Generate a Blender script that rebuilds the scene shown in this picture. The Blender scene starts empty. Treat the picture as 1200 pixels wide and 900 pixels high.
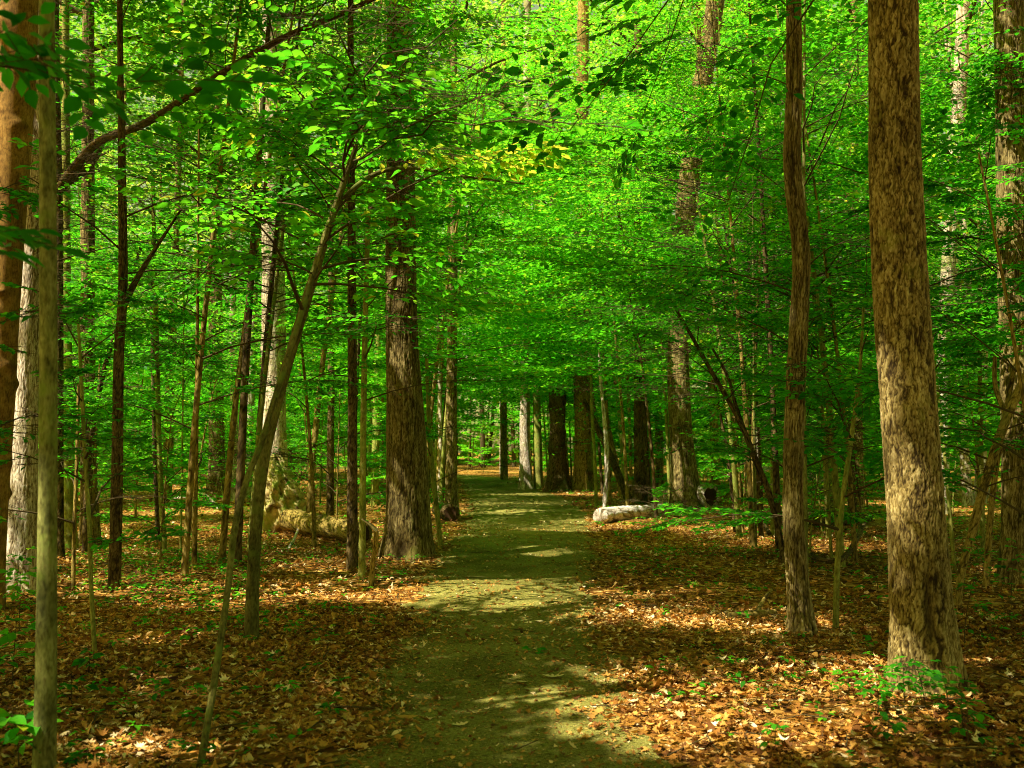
# Woodland footpath under a summer canopy - procedural Blender 4.5 scene.
import bpy, math
import numpy as np

rng = np.random.default_rng(7)
S = bpy.context.scene
COL = S.collection
F = 1167.0                       # focal length in pixels of a 1200 px wide frame
CAMZ = 1.6
PITCH = math.radians(4.4)
SUN = np.array([-0.60, -0.36, 1.0]); SUN /= np.linalg.norm(SUN)   # direction towards the sun

# ------------------------------------------------------------------ helpers
def terrain(x, y):
    y = np.asarray(y, float); x = np.asarray(x, float)
    up = 0.018 * np.clip(y - 25.0, 0, None)
    up = up + 0.0012 * np.clip(np.abs(x) - 3.0, 0, 40) ** 1.3
    return up + 0.03 * np.sin(x * 0.9 + 1.3) * np.sin(y * 0.7) + 0.02 * np.sin(x * 2.3 + y * 1.7)

def ray(px, py):
    dx = (px - 600.0) / F; dy = (450.0 - py) / F
    return np.array([dx, math.cos(PITCH) - dy * math.sin(PITCH), math.sin(PITCH) + dy * math.cos(PITCH)])

def at(px, py, Y):
    d = ray(px, py); t = Y / d[1]
    return np.array([d[0] * t, Y, CAMZ + d[2] * t])

def ground(px, py):
    Y = 10.0
    d = ray(px, py)
    for _ in range(60):
        z = float(terrain(d[0] * Y / d[1], Y))
        Yn = (z - CAMZ) / d[2] * d[1] if d[2] < -1e-4 else 120.0
        if Yn <= 0: Yn = 120.0
        Y = 0.6 * Y + 0.4 * min(Yn, 120.0)
    p = d * (Y / d[1]); p[2] = float(terrain(p[0], Y)); p[1] = Y
    return p

def project(P):
    y = P[:, 1] * math.cos(PITCH) + (P[:, 2] - CAMZ) * math.sin(PITCH)
    z = -P[:, 1] * math.sin(PITCH) + (P[:, 2] - CAMZ) * math.cos(PITCH)
    y = np.where(np.abs(y) < 1e-3, 1e-3, y)
    return 600 + F * P[:, 0] / y, 450 - F * z / y, y

def make_mesh(name, V, faces, attrs=None, mats=(), fmat=None, smooth=False):
    """faces: list of (k,n) int arrays; attrs: {name: per-vertex floats}"""
    me = bpy.data.meshes.new(name)
    V = np.asarray(V, np.float32)
    me.vertices.add(len(V)); me.vertices.foreach_set('co', V.ravel())
    faces = [np.asarray(f, np.int32) for f in faces if len(f)]
    loops = np.concatenate([f.ravel() for f in faces])
    tot = np.concatenate([np.full(len(f), f.shape[1], np.int32) for f in faces])
    start = np.concatenate([[0], np.cumsum(tot)[:-1]]).astype(np.int32)
    me.loops.add(len(loops)); me.loops.foreach_set('vertex_index', loops)
    me.polygons.add(len(tot)); me.polygons.foreach_set('loop_start', start)
    me.polygons.foreach_set('loop_total', tot)
    for m in mats: me.materials.append(m)
    if fmat is not None:
        me.polygons.foreach_set('material_index', np.asarray(fmat, np.int32))
    if smooth is True:
        me.polygons.foreach_set('use_smooth', np.ones(len(tot), bool))
    elif smooth is not False:
        me.polygons.foreach_set('use_smooth', np.asarray(smooth, bool))
    me.update(calc_edges=True)
    for k, a in (attrs or {}).items():
        at_ = me.attributes.new(k, 'FLOAT', 'POINT')
        at_.data.foreach_set('value', np.asarray(a, np.float32))
    return me

def link(name, me, parent=None, loc=(0, 0, 0)):
    o = bpy.data.objects.new(name, me); COL.objects.link(o)
    o.location = loc
    if parent is not None: o.parent = parent
    return o

def tag(o, label, cat, group=None):
    o['label'] = label; o['category'] = cat
    if group: o['group'] = group
    return o

def thing(name, loc, label, cat, group=None):
    o = bpy.data.objects.new(name, None); COL.objects.link(o)
    o.empty_display_size = 0.2
    o.location = [float(v) for v in loc]
    return tag(o, label, cat, group)

# ------------------------------------------------------------------ materials
def new_mat(name):
    m = bpy.data.materials.new(name); m.use_nodes = True
    nt = m.node_tree; nt.nodes.clear()
    out = nt.nodes.new('ShaderNodeOutputMaterial')
    return m, nt, out

def ramp(nt, stops, interp='LINEAR'):
    r = nt.nodes.new('ShaderNodeValToRGB'); cr = r.color_ramp; cr.interpolation = interp
    while len(cr.elements) < len(stops): cr.elements.new(0.5)
    for e, (p, c) in zip(cr.elements, stops):
        e.position = p; e.color = (*c, 1)
    return r

def mixc(nt, a, b, fac, mode='MIX'):
    n = nt.nodes.new('ShaderNodeMix'); n.data_type = 'RGBA'; n.blend_type = mode
    for sock, v in ((n.inputs[6], a), (n.inputs[7], b), (n.inputs[0], fac)):
        if hasattr(v, 'links') or isinstance(v, bpy.types.NodeSocket): nt.links.new(v, sock)
        elif isinstance(v, (int, float)): sock.default_value = v
        else: sock.default_value = (*v, 1)
    return n.outputs[2]

def noise(nt, scale, detail=4, vec=None, rough=.55):
    n = nt.nodes.new('ShaderNodeTexNoise'); n.inputs['Scale'].default_value = scale
    n.inputs['Detail'].default_value = detail; n.inputs['Roughness'].default_value = rough
    if vec is not None: nt.links.new(vec, n.inputs['Vector'])
    return n.outputs['Fac']

def attr(nt, name):
    a = nt.nodes.new('ShaderNodeAttribute'); a.attribute_name = name
    return a.outputs['Fac']

def coords(nt, scale=(1, 1, 1), kind='Object'):
    tc = nt.nodes.new('ShaderNodeTexCoord'); mp = nt.nodes.new('ShaderNodeMapping')
    mp.inputs['Scale'].default_value = scale
    nt.links.new(tc.outputs[kind], mp.inputs['Vector'])
    return mp.outputs['Vector']

def maprange(nt, v, a, b, c=0., d=1.):
    n = nt.nodes.new('ShaderNodeMapRange'); nt.links.new(v, n.inputs[0])
    for i, x in enumerate((a, b, c, d)): n.inputs[i + 1].default_value = x
    return n.outputs[0]

def principled(nt, out, col, rough=.9, spec=.2, bump=None, bstr=.3, bdist=.01):
    p = nt.nodes.new('ShaderNodeBsdfPrincipled')
    if isinstance(col, bpy.types.NodeSocket): nt.links.new(col, p.inputs['Base Color'])
    else: p.inputs['Base Color'].default_value = (*col, 1)
    p.inputs['Roughness'].default_value = rough
    p.inputs['Specular IOR Level'].default_value = spec
    if bump is not None:
        b = nt.nodes.new('ShaderNodeBump'); b.inputs['Strength'].default_value = bstr
        b.inputs['Distance'].default_value = bdist
        nt.links.new(bump, b.inputs['Height']); nt.links.new(b.outputs['Normal'], p.inputs['Normal'])
    if out is not None: nt.links.new(p.outputs[0], out.inputs['Surface'])
    return p

def leaf_material(name, refl, trans, fac=.5, rough=.45, spec=.25):
    """refl / trans: three-stop ramps over the per-leaf attribute 'tone'"""
    m, nt, out = new_mat(name)
    t = attr(nt, 'tone')
    r1 = ramp(nt, refl); nt.links.new(t, r1.inputs[0])
    r2 = ramp(nt, trans); nt.links.new(t, r2.inputs[0])
    p = principled(nt, None, r1.outputs[0], rough, spec)
    tr = nt.nodes.new('ShaderNodeBsdfTranslucent'); nt.links.new(r2.outputs[0], tr.inputs['Color'])
    mx = nt.nodes.new('ShaderNodeMixShader'); mx.inputs[0].default_value = fac
    nt.links.new(p.outputs[0], mx.inputs[1]); nt.links.new(tr.outputs[0], mx.inputs[2])
    nt.links.new(mx.outputs[0], out.inputs['Surface'])
    return m

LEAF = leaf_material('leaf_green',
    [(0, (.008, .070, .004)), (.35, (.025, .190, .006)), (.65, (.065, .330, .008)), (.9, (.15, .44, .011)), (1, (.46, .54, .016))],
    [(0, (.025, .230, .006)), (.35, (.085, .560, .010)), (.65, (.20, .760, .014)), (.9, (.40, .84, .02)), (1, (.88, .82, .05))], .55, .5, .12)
CANOPY = leaf_material('leaf_canopy',
    [(0, (.020, .120, .004)), (.5, (.070, .250, .008)), (1, (.26, .44, .03))],
    [(0, (.060, .360, .008)), (.5, (.190, .620, .014)), (1, (.72, .84, .10))], .55, .5, .12)
LITTER = leaf_material('leaf_litter',
    [(0, (.10, .034, .006)), (.35, (.36, .150, .022)), (.7, (.62, .33, .062)), (1, (.93, .72, .36))],
    [(0, (.10, .03, .003)), (.35, (.34, .13, .012)), (.7, (.6, .3, .03)), (1, (.8, .5, .12))], fac=.15, rough=.6, spec=.15)

def bark_material(name, dark, mid, light, moss=None, mossamt=.0, mscale=1.2):
    m, nt, out = new_mat(name)
    h = attr(nt, 'bark')
    r = ramp(nt, [(0, dark), (.45, mid), (1, light)]); nt.links.new(h, r.inputs[0])
    v = coords(nt)
    big = maprange(nt, noise(nt, 1.7, 3, v), .3, .7, .62, 1.25)
    cb = nt.nodes.new('ShaderNodeCombineColor')
    for i in range(3): nt.links.new(big, cb.inputs[i])
    c = mixc(nt, r.outputs[0], cb.outputs[0], 1.0, 'MULTIPLY')
    fine = noise(nt, 60, 3, coords(nt, (1, 1, .35)))
    c = mixc(nt, c, mixc(nt, c, (.35, .3, .22), 1.0, 'MULTIPLY'), maprange(nt, fine, .45, .75))
    if moss:
        ms = maprange(nt, noise(nt, mscale, 5, v, .65), .62 - mossamt * .4, .72 - mossamt * .3)
        c = mixc(nt, c, moss, ms)
    principled(nt, out, c, .92, .12, fine, .35, .004)
    return m

BARK = {
 'oak':    bark_material('bark_oak', (.050, .034, .008), (.215, .158, .045), (.47, .37, .14), (.20, .20, .03), .06),
 'rough':  bark_material('bark_rough', (.045, .028, .008), (.270, .190, .050), (.60, .47, .18), (.28, .28, .03), .08),
 'red':    bark_material('bark_red', (.11, .055, .010), (.30, .165, .032), (.44, .26, .06)),
 'grey':   bark_material('bark_grey', (.085, .088, .020), (.215, .215, .050), (.40, .385, .11), (.20, .27, .03), .22, 2.),
 'pale':   bark_material('bark_pale', (.16, .11, .05), (.56, .46, .28), (.86, .76, .58), (.26, .26, .08), .16),
 'green':  bark_material('bark_green', (.10, .11, .018), (.30, .29, .050), (.52, .50, .11), (.18, .26, .03), .3, 2.),
 'olive':  bark_material('bark_olive', (.050, .046, .010), (.150, .135, .028), (.30, .27, .06), (.14, .18, .025), .25, 3.),
 'dark':   bark_material('bark_dark', (.025, .016, .005), (.100, .068, .020), (.22, .15, .05), (.08, .10, .02), .15),
 'brown':  bark_material('bark_brown', (.065, .044, .008), (.27, .190, .038), (.46, .33, .075), (.16, .17, .03), .1),
 'white':  bark_material('bark_white', (.22, .15, .08), (.70, .58, .42), (.92, .84, .72), (.30, .28, .10), .12),
}
m, nt, out = new_mat('twig_bark')
principled(nt, out, mixc(nt, (.045, .028, .010), (.10, .075, .025), noise(nt, 3, 2, coords(nt))), .9, .1)
TWIG = m
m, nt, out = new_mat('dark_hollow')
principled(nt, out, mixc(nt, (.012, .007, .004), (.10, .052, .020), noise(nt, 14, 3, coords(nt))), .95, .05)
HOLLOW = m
m, nt, out = new_mat('rotten_wood')
nz = noise(nt, 9, 5, coords(nt))
principled(nt, out, ramp_out := mixc(nt, (.05, .02, .008), (.30, .12, .035), maprange(nt, nz, .35, .65)), .95, .1, nz, .6, .03)
ROT = m
m, nt, out = new_mat('mossy_earth')
nz = noise(nt, 6, 6, coords(nt)); nz2 = noise(nt, 2.2, 4, coords(nt))
c = mixc(nt, (.12, .065, .02), (.75, .58, .22), maprange(nt, nz, .36, .62))
c = mixc(nt, c, (.26, .32, .04), maprange(nt, nz2, .50, .64))
principled(nt, out, c, .95, .1, nz, .8, .05)
EARTH = m

# ground
m, nt, out = new_mat('forest_floor')
v = coords(nt)
vo = nt.nodes.new('ShaderNodeTexVoronoi'); vo.inputs['Scale'].default_value = 13; nt.links.new(v, vo.inputs['Vector'])
sp = nt.nodes.new('ShaderNodeSeparateColor'); nt.links.new(vo.outputs['Color'], sp.inputs[0])
r = ramp(nt, [(0, (.05, .020, .003)), (.4, (.22, .090, .010)), (.75, (.48, .24, .03)), (1, (.74, .48, .14))])
nt.links.new(sp.outputs[0], r.inputs[0])
big = noise(nt, .5, 5, v)
c = mixc(nt, r.outputs[0], mixc(nt, r.outputs[0], (.42, .36, .30), 1., 'MULTIPLY'), maprange(nt, big, .4, .62))
principled(nt, out, c, .9, .1, vo.outputs['Distance'], .6, .04)
FLOOR = m
m, nt, out = new_mat('path_dirt')
v = coords(nt)
n1 = noise(nt, 1.1, 5, v); n2 = noise(nt, 38, 5, v, .75); n3 = noise(nt, 150, 2, v)
c = mixc(nt, (.130, .120, .012), (.27, .245, .045), maprange(nt, n1, .35, .65))
c = mixc(nt, c, mixc(nt, c, (.28, .26, .20), 1., 'MULTIPLY'), maprange(nt, n2, .46, .62))
c = mixc(nt, c, (.75, .62, .24), maprange(nt, n3, .62, .70))
vo = nt.nodes.new('ShaderNodeTexVoronoi'); vo.inputs['Scale'].default_value = 26; nt.links.new(v, vo.inputs['Vector'])
sp = nt.nodes.new('ShaderNodeSeparateColor'); nt.links.new(vo.outputs['Color'], sp.inputs[0])
chip = nt.nodes.new('ShaderNodeMath'); chip.operation = 'MULTIPLY'
nt.links.new(maprange(nt, sp.outputs[0], .70, .74), chip.inputs[0]); nt.links.new(maprange(nt, vo.outputs['Distance'], .34, .24), chip.inputs[1])
r = ramp(nt, [(0, (.10, .05, .008)), (.5, (.26, .13, .02)), (1, (.50, .32, .07))]); nt.links.new(sp.outputs[1], r.inputs[0])
c = mixc(nt, c, r.outputs[0], chip.outputs[0])
principled(nt, out, c, .95, .1, n2, .7, .02)
PATH = m

# ------------------------------------------------------------------ world, sun, camera
elev = math.asin(SUN[2]); rot = math.atan2(SUN[0], SUN[1])
W = bpy.data.worlds.new('World'); S.world = W; W.use_nodes = True
nt = W.node_tree; bg = nt.nodes['Background']
sky = nt.nodes.new('ShaderNodeTexSky'); sky.sky_type = 'NISHITA'; sky.sun_disc = False
sky.sun_elevation = elev; sky.sun_rotation = rot; sky.air_density = 1.0; sky.dust_density = 3.0
nt.links.new(mixc(nt, sky.outputs[0], (2.1, 1.72, .58), 1., 'MULTIPLY'), bg.inputs['Color'])
bg.inputs['Strength'].default_value = 0.15
L = bpy.data.lights.new('sun', 'SUN'); L.energy = 5.0; L.angle = math.radians(.5); L.color = (2.5, 2.33, 2.10)   # warm sun, exposed for the shade under the trees
lo = bpy.data.objects.new('sun', L); COL.objects.link(lo)
from mathutils import Vector
lo.rotation_euler = Vector(SUN.tolist()).to_track_quat('Z', 'Y').to_euler()
lo.location = (-20, -12, 40)

cam = bpy.data.cameras.new('camera'); cam.sensor_width = 36; cam.lens = 36 * F / 1200
cam.clip_start = .05; cam.clip_end = 2000
cam.dof.use_dof = True; cam.dof.focus_distance = 11.5; cam.dof.aperture_fstop = 2.8
co = bpy.data.objects.new('camera', cam); COL.objects.link(co)
co.location = (0, 0, CAMZ); co.rotation_euler = (math.pi / 2 + PITCH, 0, 0); S.camera = co
S.view_settings.view_transform = 'Standard'; S.view_settings.look = 'None'; S.view_settings.exposure = 0
S.cycles.adaptive_threshold = .03; S.cycles.max_bounces = 7; S.cycles.diffuse_bounces = 4; S.cycles.transmission_bounces = 7; S.cycles.glossy_bounces = 2
S.cycles.sample_clamp_indirect = 4; S.cycles.use_denoising = True; S.cycles.filter_width = 1.0
S.cycles.caustics_reflective = False; S.cycles.caustics_refractive = False

# ------------------------------------------------------------------ ground + path
def grid_axis(segs):
    return np.unique(np.concatenate([np.linspace(a, b, n) for a, b, n in segs]))
gx = grid_axis([(-400, -40, 10), (-40, -8, 30), (-8, 8, 120), (8, 40, 30), (40, 400, 10)])
gy = grid_axis([(-60, 2, 16), (2, 20, 130), (20, 70, 90), (70, 600, 16)])
X, Y = np.meshgrid(gx, gy)
Z = terrain(X, Y)
Z = np.where(Y > 100, np.minimum(Z, 1.35 + .012 * (Y - 100)), Z)
Z = np.minimum(Z, 4)
V = np.stack([X, Y, Z], -1).reshape(-1, 3)
nx = len(gx); i = np.arange(len(gy) - 1)[:, None] * nx + np.arange(nx - 1)[None]; i = i.ravel()
o = link('ground', make_mesh('ground', V, [np.stack([i, i + 1, i + nx + 1, i + nx], 1)], mats=[FLOOR], smooth=True)); o['kind'] = 'structure'

edge_px = [(900, 412, 775), (850, 432, 745), (800, 450, 720), (750, 470, 702), (700, 490, 692), (670, 508, 692), (650, 520, 690), (620, 543, 690), (600, 554, 684),
           (585, 551, 662), (575, 546, 634), (567, 542, 606), (560, 541, 588)]
ed = []
for py, l, r_ in edge_px:
    a = ground(l, py); b = ground(r_, py); ed.append((a[1], a[0], b[0]))
ed = np.array(ed)
ed = np.vstack([[-30, -1.3, 1.1], [-3, -.9, .8], ed, [ed[-1, 0] + 40, ed[-1, 1] - 22, ed[-1, 2] - 20]])
def path_edges(y):
    return np.interp(y, ed[:, 0], ed[:, 1]), np.interp(y, ed[:, 0], ed[:, 2])
py_ = grid_axis([(-25, 3, 20), (3, 16, 200), (16, 40, 120), (40, ed[-1, 0], 60)])
l, r_ = path_edges(py_)
wob = lambda y, s: .10 * np.sin(y * 2.1 + s) + .07 * np.sin(y * 5.3 + s * 2) + .04 * np.sin(y * 13 + s * 3)
l = l - .05 + wob(py_, 1); r_ = r_ + .05 + wob(py_, 4)
tt = np.linspace(0, 1, 15)
X = l[:, None] + (r_ - l)[:, None] * tt; Y = np.repeat(py_[:, None], 15, 1)
Z = terrain(X, Y) + .012 - .010 * np.abs(tt * 2 - 1)[None] ** 4 + .004
Z = np.where(Y > 100, np.minimum(Z, 1.37 + .012 * (Y - 100)), Z)
V = np.stack([X, Y, Z], -1).reshape(-1, 3)
i = (np.arange(len(py_) - 1)[:, None] * 15 + np.arange(14)[None]).ravel()
o = link('path', make_mesh('path', V, [np.stack([i, i + 1, i + 16, i + 15], 1)], mats=[PATH], smooth=True)); o['kind'] = 'structure'

# ------------------------------------------------------------------ bark tubes
def plates(u, v, nu, seed):
    """irregular bark plates: jittered cells, periodic in u; returns edge distance and a value per plate"""
    iu = np.floor(u).astype(np.int64); iv = np.floor(v).astype(np.int64)
    def h(a, b, k):
        n = ((a % nu) * 374761393 + b * 668265263 + k * 362437 + seed * 7919) & 0x7fffffff
        n = ((n ^ (n >> 13)) * 1274126177) & 0x7fffffff
        return ((n ^ (n >> 16)) & 0xffff) / 65535.0
    F1 = np.full(u.shape, 9.); F2 = F1.copy(); H = np.zeros(u.shape)
    for a in (-1, 0, 1):
        for b in (-1, 0, 1):
            cu = iu + a; cv = iv + b
            d = np.hypot(cu + h(cu, cv, 1) - u, cv + h(cu, cv, 2) - v)
            n1 = d < F1
            F2 = np.where(n1, F1, np.minimum(F2, d)); H = np.where(n1, h(cu, cv, 3), H); F1 = np.where(n1, d, F1)
    return F2 - F1, H

BARKGEO = {  # cell width, cell height, relief
 'oak': (.042, .30, .016), 'rough': (.036, .12, .014), 'red': (.05, .06, .002), 'grey': (.09, .10, .0016),
 'pale': (.045, .30, .009), 'green': (.05, .08, .0012), 'dark': (.03, .12, .003), 'brown': (.030, .16, .004), 'white': (.09, .35, .022), 'olive': (.05, .10, .0015)}

def vnoise(u, v, nu, seed):
    """value noise, periodic in u with period nu"""
    iu = np.floor(u).astype(np.int64); iv = np.floor(v).astype(np.int64); fu = u - iu; fv = v - iv
    fu = fu * fu * (3 - 2 * fu); fv = fv * fv * (3 - 2 * fv)
    def h(a, b):
        n = ((a % nu) * 374761393 + b * 668265263 + seed * 974711) & 0x7fffffff
        n = ((n ^ (n >> 13)) * 1274126177) & 0x7fffffff
        return ((n ^ (n >> 16)) & 0xffff) / 65535.0
    return (h(iu, iv) * (1 - fu) + h(iu + 1, iv) * fu) * (1 - fv) + (h(iu, iv + 1) * (1 - fu) + h(iu + 1, iv + 1) * fu) * fv

def catmull(P, n):
    P = np.asarray(P, float)
    d = np.r_[0, np.cumsum(np.linalg.norm(np.diff(P[:, :3], axis=0), axis=1))]
    t = np.linspace(0, d[-1], n) if np.isscalar(n) else n * d[-1]
    Q = np.vstack([2 * P[0] - P[1], P, 2 * P[-1] - P[-2]])
    dd = np.r_[-(d[1] - d[0]), d, d[-1] + (d[-1] - d[-2])]
    m_ = (Q[2:] - Q[:-2]) / (dd[2:] - dd[:-2])[:, None]
    k = np.clip(np.searchsorted(d, t, 'right') - 1, 0, len(d) - 2)
    h = d[k + 1] - d[k]; s = ((t - d[k]) / h)[:, None]; h = h[:, None]
    return ((2 * s**3 - 3 * s**2 + 1) * P[k] + (s**3 - 2 * s**2 + s) * h * m_[k] + (-2 * s**3 + 3 * s**2) * P[k + 1] + (s**3 - s**2) * h * m_[k + 1]), t

def bark_tube(pts, rad, kind, du, dense_len=None, flare=0., lobes=5, seed=0, zbase=None, cap=True, extra=None):
    """pts (n,3) centreline, rad (n,), returns V, faces, bark attribute. du = sampling length on the surface."""
    P4 = np.c_[np.asarray(pts, float), rad]
    d = np.r_[0, np.cumsum(np.linalg.norm(np.diff(P4[:, :3], axis=0), axis=1))]; Ltot = d[-1]
    R0 = max(rad); circ = 2 * math.pi * R0
    na = int(np.clip(circ / du, 10, 300))
    dl = dense_len if dense_len else Ltot
    dl = min(dl, Ltot)
    nv_ = int(np.clip(dl / (du * 1.6), 8, 900))
    t = np.linspace(0, dl / Ltot, nv_)
    if dl < Ltot - .5: t = np.r_[t, np.linspace(dl / Ltot, 1, 14)[1:]]
    C, s = catmull(P4, t)
    r = np.maximum(C[:, 3], .002); C = C[:, :3]
    T = np.gradient(C, axis=0); T /= np.linalg.norm(T, axis=1)[:, None] + 1e-9
    ref = np.array([0, 1., 0]) if abs(T[0, 2]) > .5 else np.array([0, 0, 1.])
    A = np.cross(ref, T); A /= np.linalg.norm(A, axis=1)[:, None] + 1e-9
    B = np.cross(T, A)
    th = np.linspace(0, 2 * math.pi, na, endpoint=False)
    cw, chh, dep = BARKGEO[kind]
    cw = min(cw, circ / 9)
    nu = max(6, int(round(circ / cw)))
    TH, SS = np.meshgrid(th, s)
    u0 = TH / (2 * math.pi)
    wz = vnoise(u0 * max(3, nu // 3), SS / chh * .9, max(3, nu // 3), seed + 3) - .5
    wz2 = vnoise(u0 * nu, SS / chh * 2.2, nu, seed + 4) - .5
    u = u0 * nu + .9 * wz + .7 * wz2
    rid = lambda q: 1 - np.abs(2 * q - 1)
    a1 = vnoise(u, SS / chh + wz, nu, seed); a2 = vnoise(u * 2, SS / chh * 1.9 + wz2 * 2, nu * 2, seed + 1); a3 = vnoise(u * 4, SS / chh * 4.5, nu * 4, seed + 2)
    cut = vnoise(u * 1, SS / chh * 3.1 + 2 * wz2, nu, seed + 8)
    furrow = np.clip((rid(a1) - .74) / .20, 0, 1); furrow2 = np.clip((rid(a2) - .66) / .26, 0, 1)
    H = vnoise(u0 * nu * 1.0, SS / chh * .8, nu, seed + 6)
    bark = np.clip(.84 - .66 * furrow - .30 * furrow2 - .34 * np.clip((rid(cut) - .74) / .2, 0, 1) + .55 * (a3 - .5) + .30 * (H - .5), 0, 1)
    fine = a3
    if kind in ('rough', 'oak', 'pale'):
        E, HP = plates(u0 * nu + 2.2 * wz + 1.2 * wz2 + .35 * (a3 - .5), SS / chh + 1.2 * (a2 - .5) + .8 * wz2, nu, seed + 20)
        wdt = .10 + .30 * vnoise(u0 * nu * 1.0, SS / chh * 1.3, nu, seed + 21) ** 1.5
        crack = 1 - np.clip(E / wdt, 0, 1)
        E2, H2 = plates(u * 3, SS / chh * 2.6 + wz, nu * 3, seed + 22)
        crack2 = 1 - np.clip(E2 / .22, 0, 1)
        deep = np.clip((rid(a1) - .80) / .16, 0, 1)
        bark = np.clip(.66 + .34 * (HP - .5) + .22 * (H2 - .5) - .62 * crack ** .8 - .28 * crack2 - .30 * deep + .30 * (a3 - .5) + .25 * (H - .5), 0, 1)
    if kind in ('grey', 'green', 'red', 'olive'):
        bark = np.clip(.45 + .6 * (H - .5) + .45 * (fine - .5), 0, 1)
    rr = r[:, None] * (1 + .03 * np.sin(TH * 3 + seed + SS * .8) + .025 * np.sin(TH * 2 + SS * 1.9 + seed * 2))
    if flare:
        fl = np.exp(-s / (R0 * 1.5))[:, None]
        rr = rr * (1 + flare * fl * (.55 + .45 * np.cos(TH * lobes + seed + .6 * np.sin(TH * 2 + seed))))
    rr = rr + dep * (bark - .75) * np.clip(rr / .08, 0, 1)
    if kind in ('grey', 'olive', 'green', 'brown', 'dark', 'red'):
        rk = np.random.default_rng(seed + 999)
        for _ in range(int(min(s[-1], 8) * 2.2)):
            k0 = rk.uniform(.15, min(s[-1], 8)); a0 = rk.uniform(0, 6.28); sz = rk.uniform(.5, 1.2) * max(R0, .03)
            g = np.exp(-((np.angle(np.exp(1j * (TH - a0)))) * r[:, None] / (.42 * sz)) ** 2 - ((SS - k0) / (.32 * sz)) ** 2)
            rr = rr * (1 + .16 * g); bark = np.clip(bark * (1 - .85 * g), 0, 1)
    if extra is not None: rr, bark = extra(rr, bark, TH, SS)
    V = C[:, None] + rr[..., None] * (np.cos(TH)[..., None] * A[:, None] + np.sin(TH)[..., None] * B[:, None])
    V = V.reshape(-1, 3); n = len(s)
    i = np.arange(n - 1)[:, None] * na + np.arange(na)[None]; j = np.arange(n - 1)[:, None] * na + (np.arange(na)[None] + 1) % na
    quads = np.stack([i, j, j + na, i + na], -1).reshape(-1, 4)
    bark = bark.ravel(); faces = [quads]
    if cap:
        V = np.vstack([V, C[0], C[-1]]); bark = np.r_[bark, .3, .3]
        k = np.arange(na)
        faces.append(np.stack([np.full(na, len(V) - 2), (k + 1) % na, k], 1))
        faces.append(np.stack([np.full(na, len(V) - 1), (n - 1) * na + k, (n - 1) * na + (k + 1) % na], 1))
    return V, faces, bark

def simple_tubes(polys, rads, sides=5):
    """polys (N,n,3), rads (N,n) -> verts, quads (vectorised thin tubes)"""
    N, n, _ = polys.shape
    T = np.gradient(polys, axis=1); T /= np.linalg.norm(T, axis=2)[..., None] + 1e-9
    ref = np.where(np.abs(T[:, :1, 2:3]) > .85, np.array([1., 0, 0]), np.array([0, 0, 1.]))
    A = np.cross(np.broadcast_to(ref, T.shape), T); A /= np.linalg.norm(A, axis=2)[..., None] + 1e-9
    B = np.cross(T, A)
    th = np.linspace(0, 2 * math.pi, sides, endpoint=False)
    V = polys[:, :, None] + rads[:, :, None, None] * (np.cos(th)[:, None] * A[:, :, None] + np.sin(th)[:, None] * B[:, :, None])
    V = V.reshape(-1, 3)
    b = (np.arange(N)[:, None, None] * n + np.arange(n - 1)[None, :, None]) * sides
    k = np.arange(sides)[None, None]
    i = b + k; j = b + (k + 1) % sides
    return V, np.stack([i, j, j + sides, i + sides], -1).reshape(-1, 4)

# ------------------------------------------------------------------ leaves
def leaf_mesh(P, A, N, Ln, tone, detail, width=.56):
    """P base, A axis, N normal, Ln length. detail 2: 8-vertex folded leaf, 1: folded rhombus."""
    A = A / (np.linalg.norm(A, axis=1)[:, None] + 1e-9)
    Sd = np.cross(N, A); Sd /= np.linalg.norm(Sd, axis=1)[:, None] + 1e-9
    N = np.cross(A, Sd); n = len(P); Lc = Ln[:, None]
    w = width * .5
    if detail >= 2:
        prof = [(0, 0, 0), (.28, w * .85, .07), (.58, w, .06), (1, 0, -.10), (.58, -w, .06), (.28, -w * .85, .07), (.45, 0, -.02)]
        V = np.stack([P + Lc * (a * A + b * Sd + c * N) for a, b, c in prof], 1).reshape(-1, 3)
        i = np.arange(n)[:, None] * 7
        f = [np.concatenate([i + np.array([[0, 6, 2, 1]]), i + np.array([[6, 3, 2, 2]])[:, :3].repeat(1, 0) if False else i + np.array([[0, 5, 4, 6]])], 0),
             np.concatenate([i + np.array([[6, 3, 2]]), i + np.array([[6, 4, 3]])], 0)]
        k = 7
    else:
        prof = [(0, 0, 0), (.5, w, .06), (1, 0, -.05), (.5, -w, .06)]
        V = np.stack([P + Lc * (a * A + b * Sd + c * N) for a, b, c in prof], 1).reshape(-1, 3)
        i = np.arange(n)[:, None] * 4
        f = [np.concatenate([i + np.array([[0, 2, 1]]), i + np.array([[0, 3, 2]])], 0)]
        k = 4
    return V, f, np.repeat(tone, k)

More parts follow.
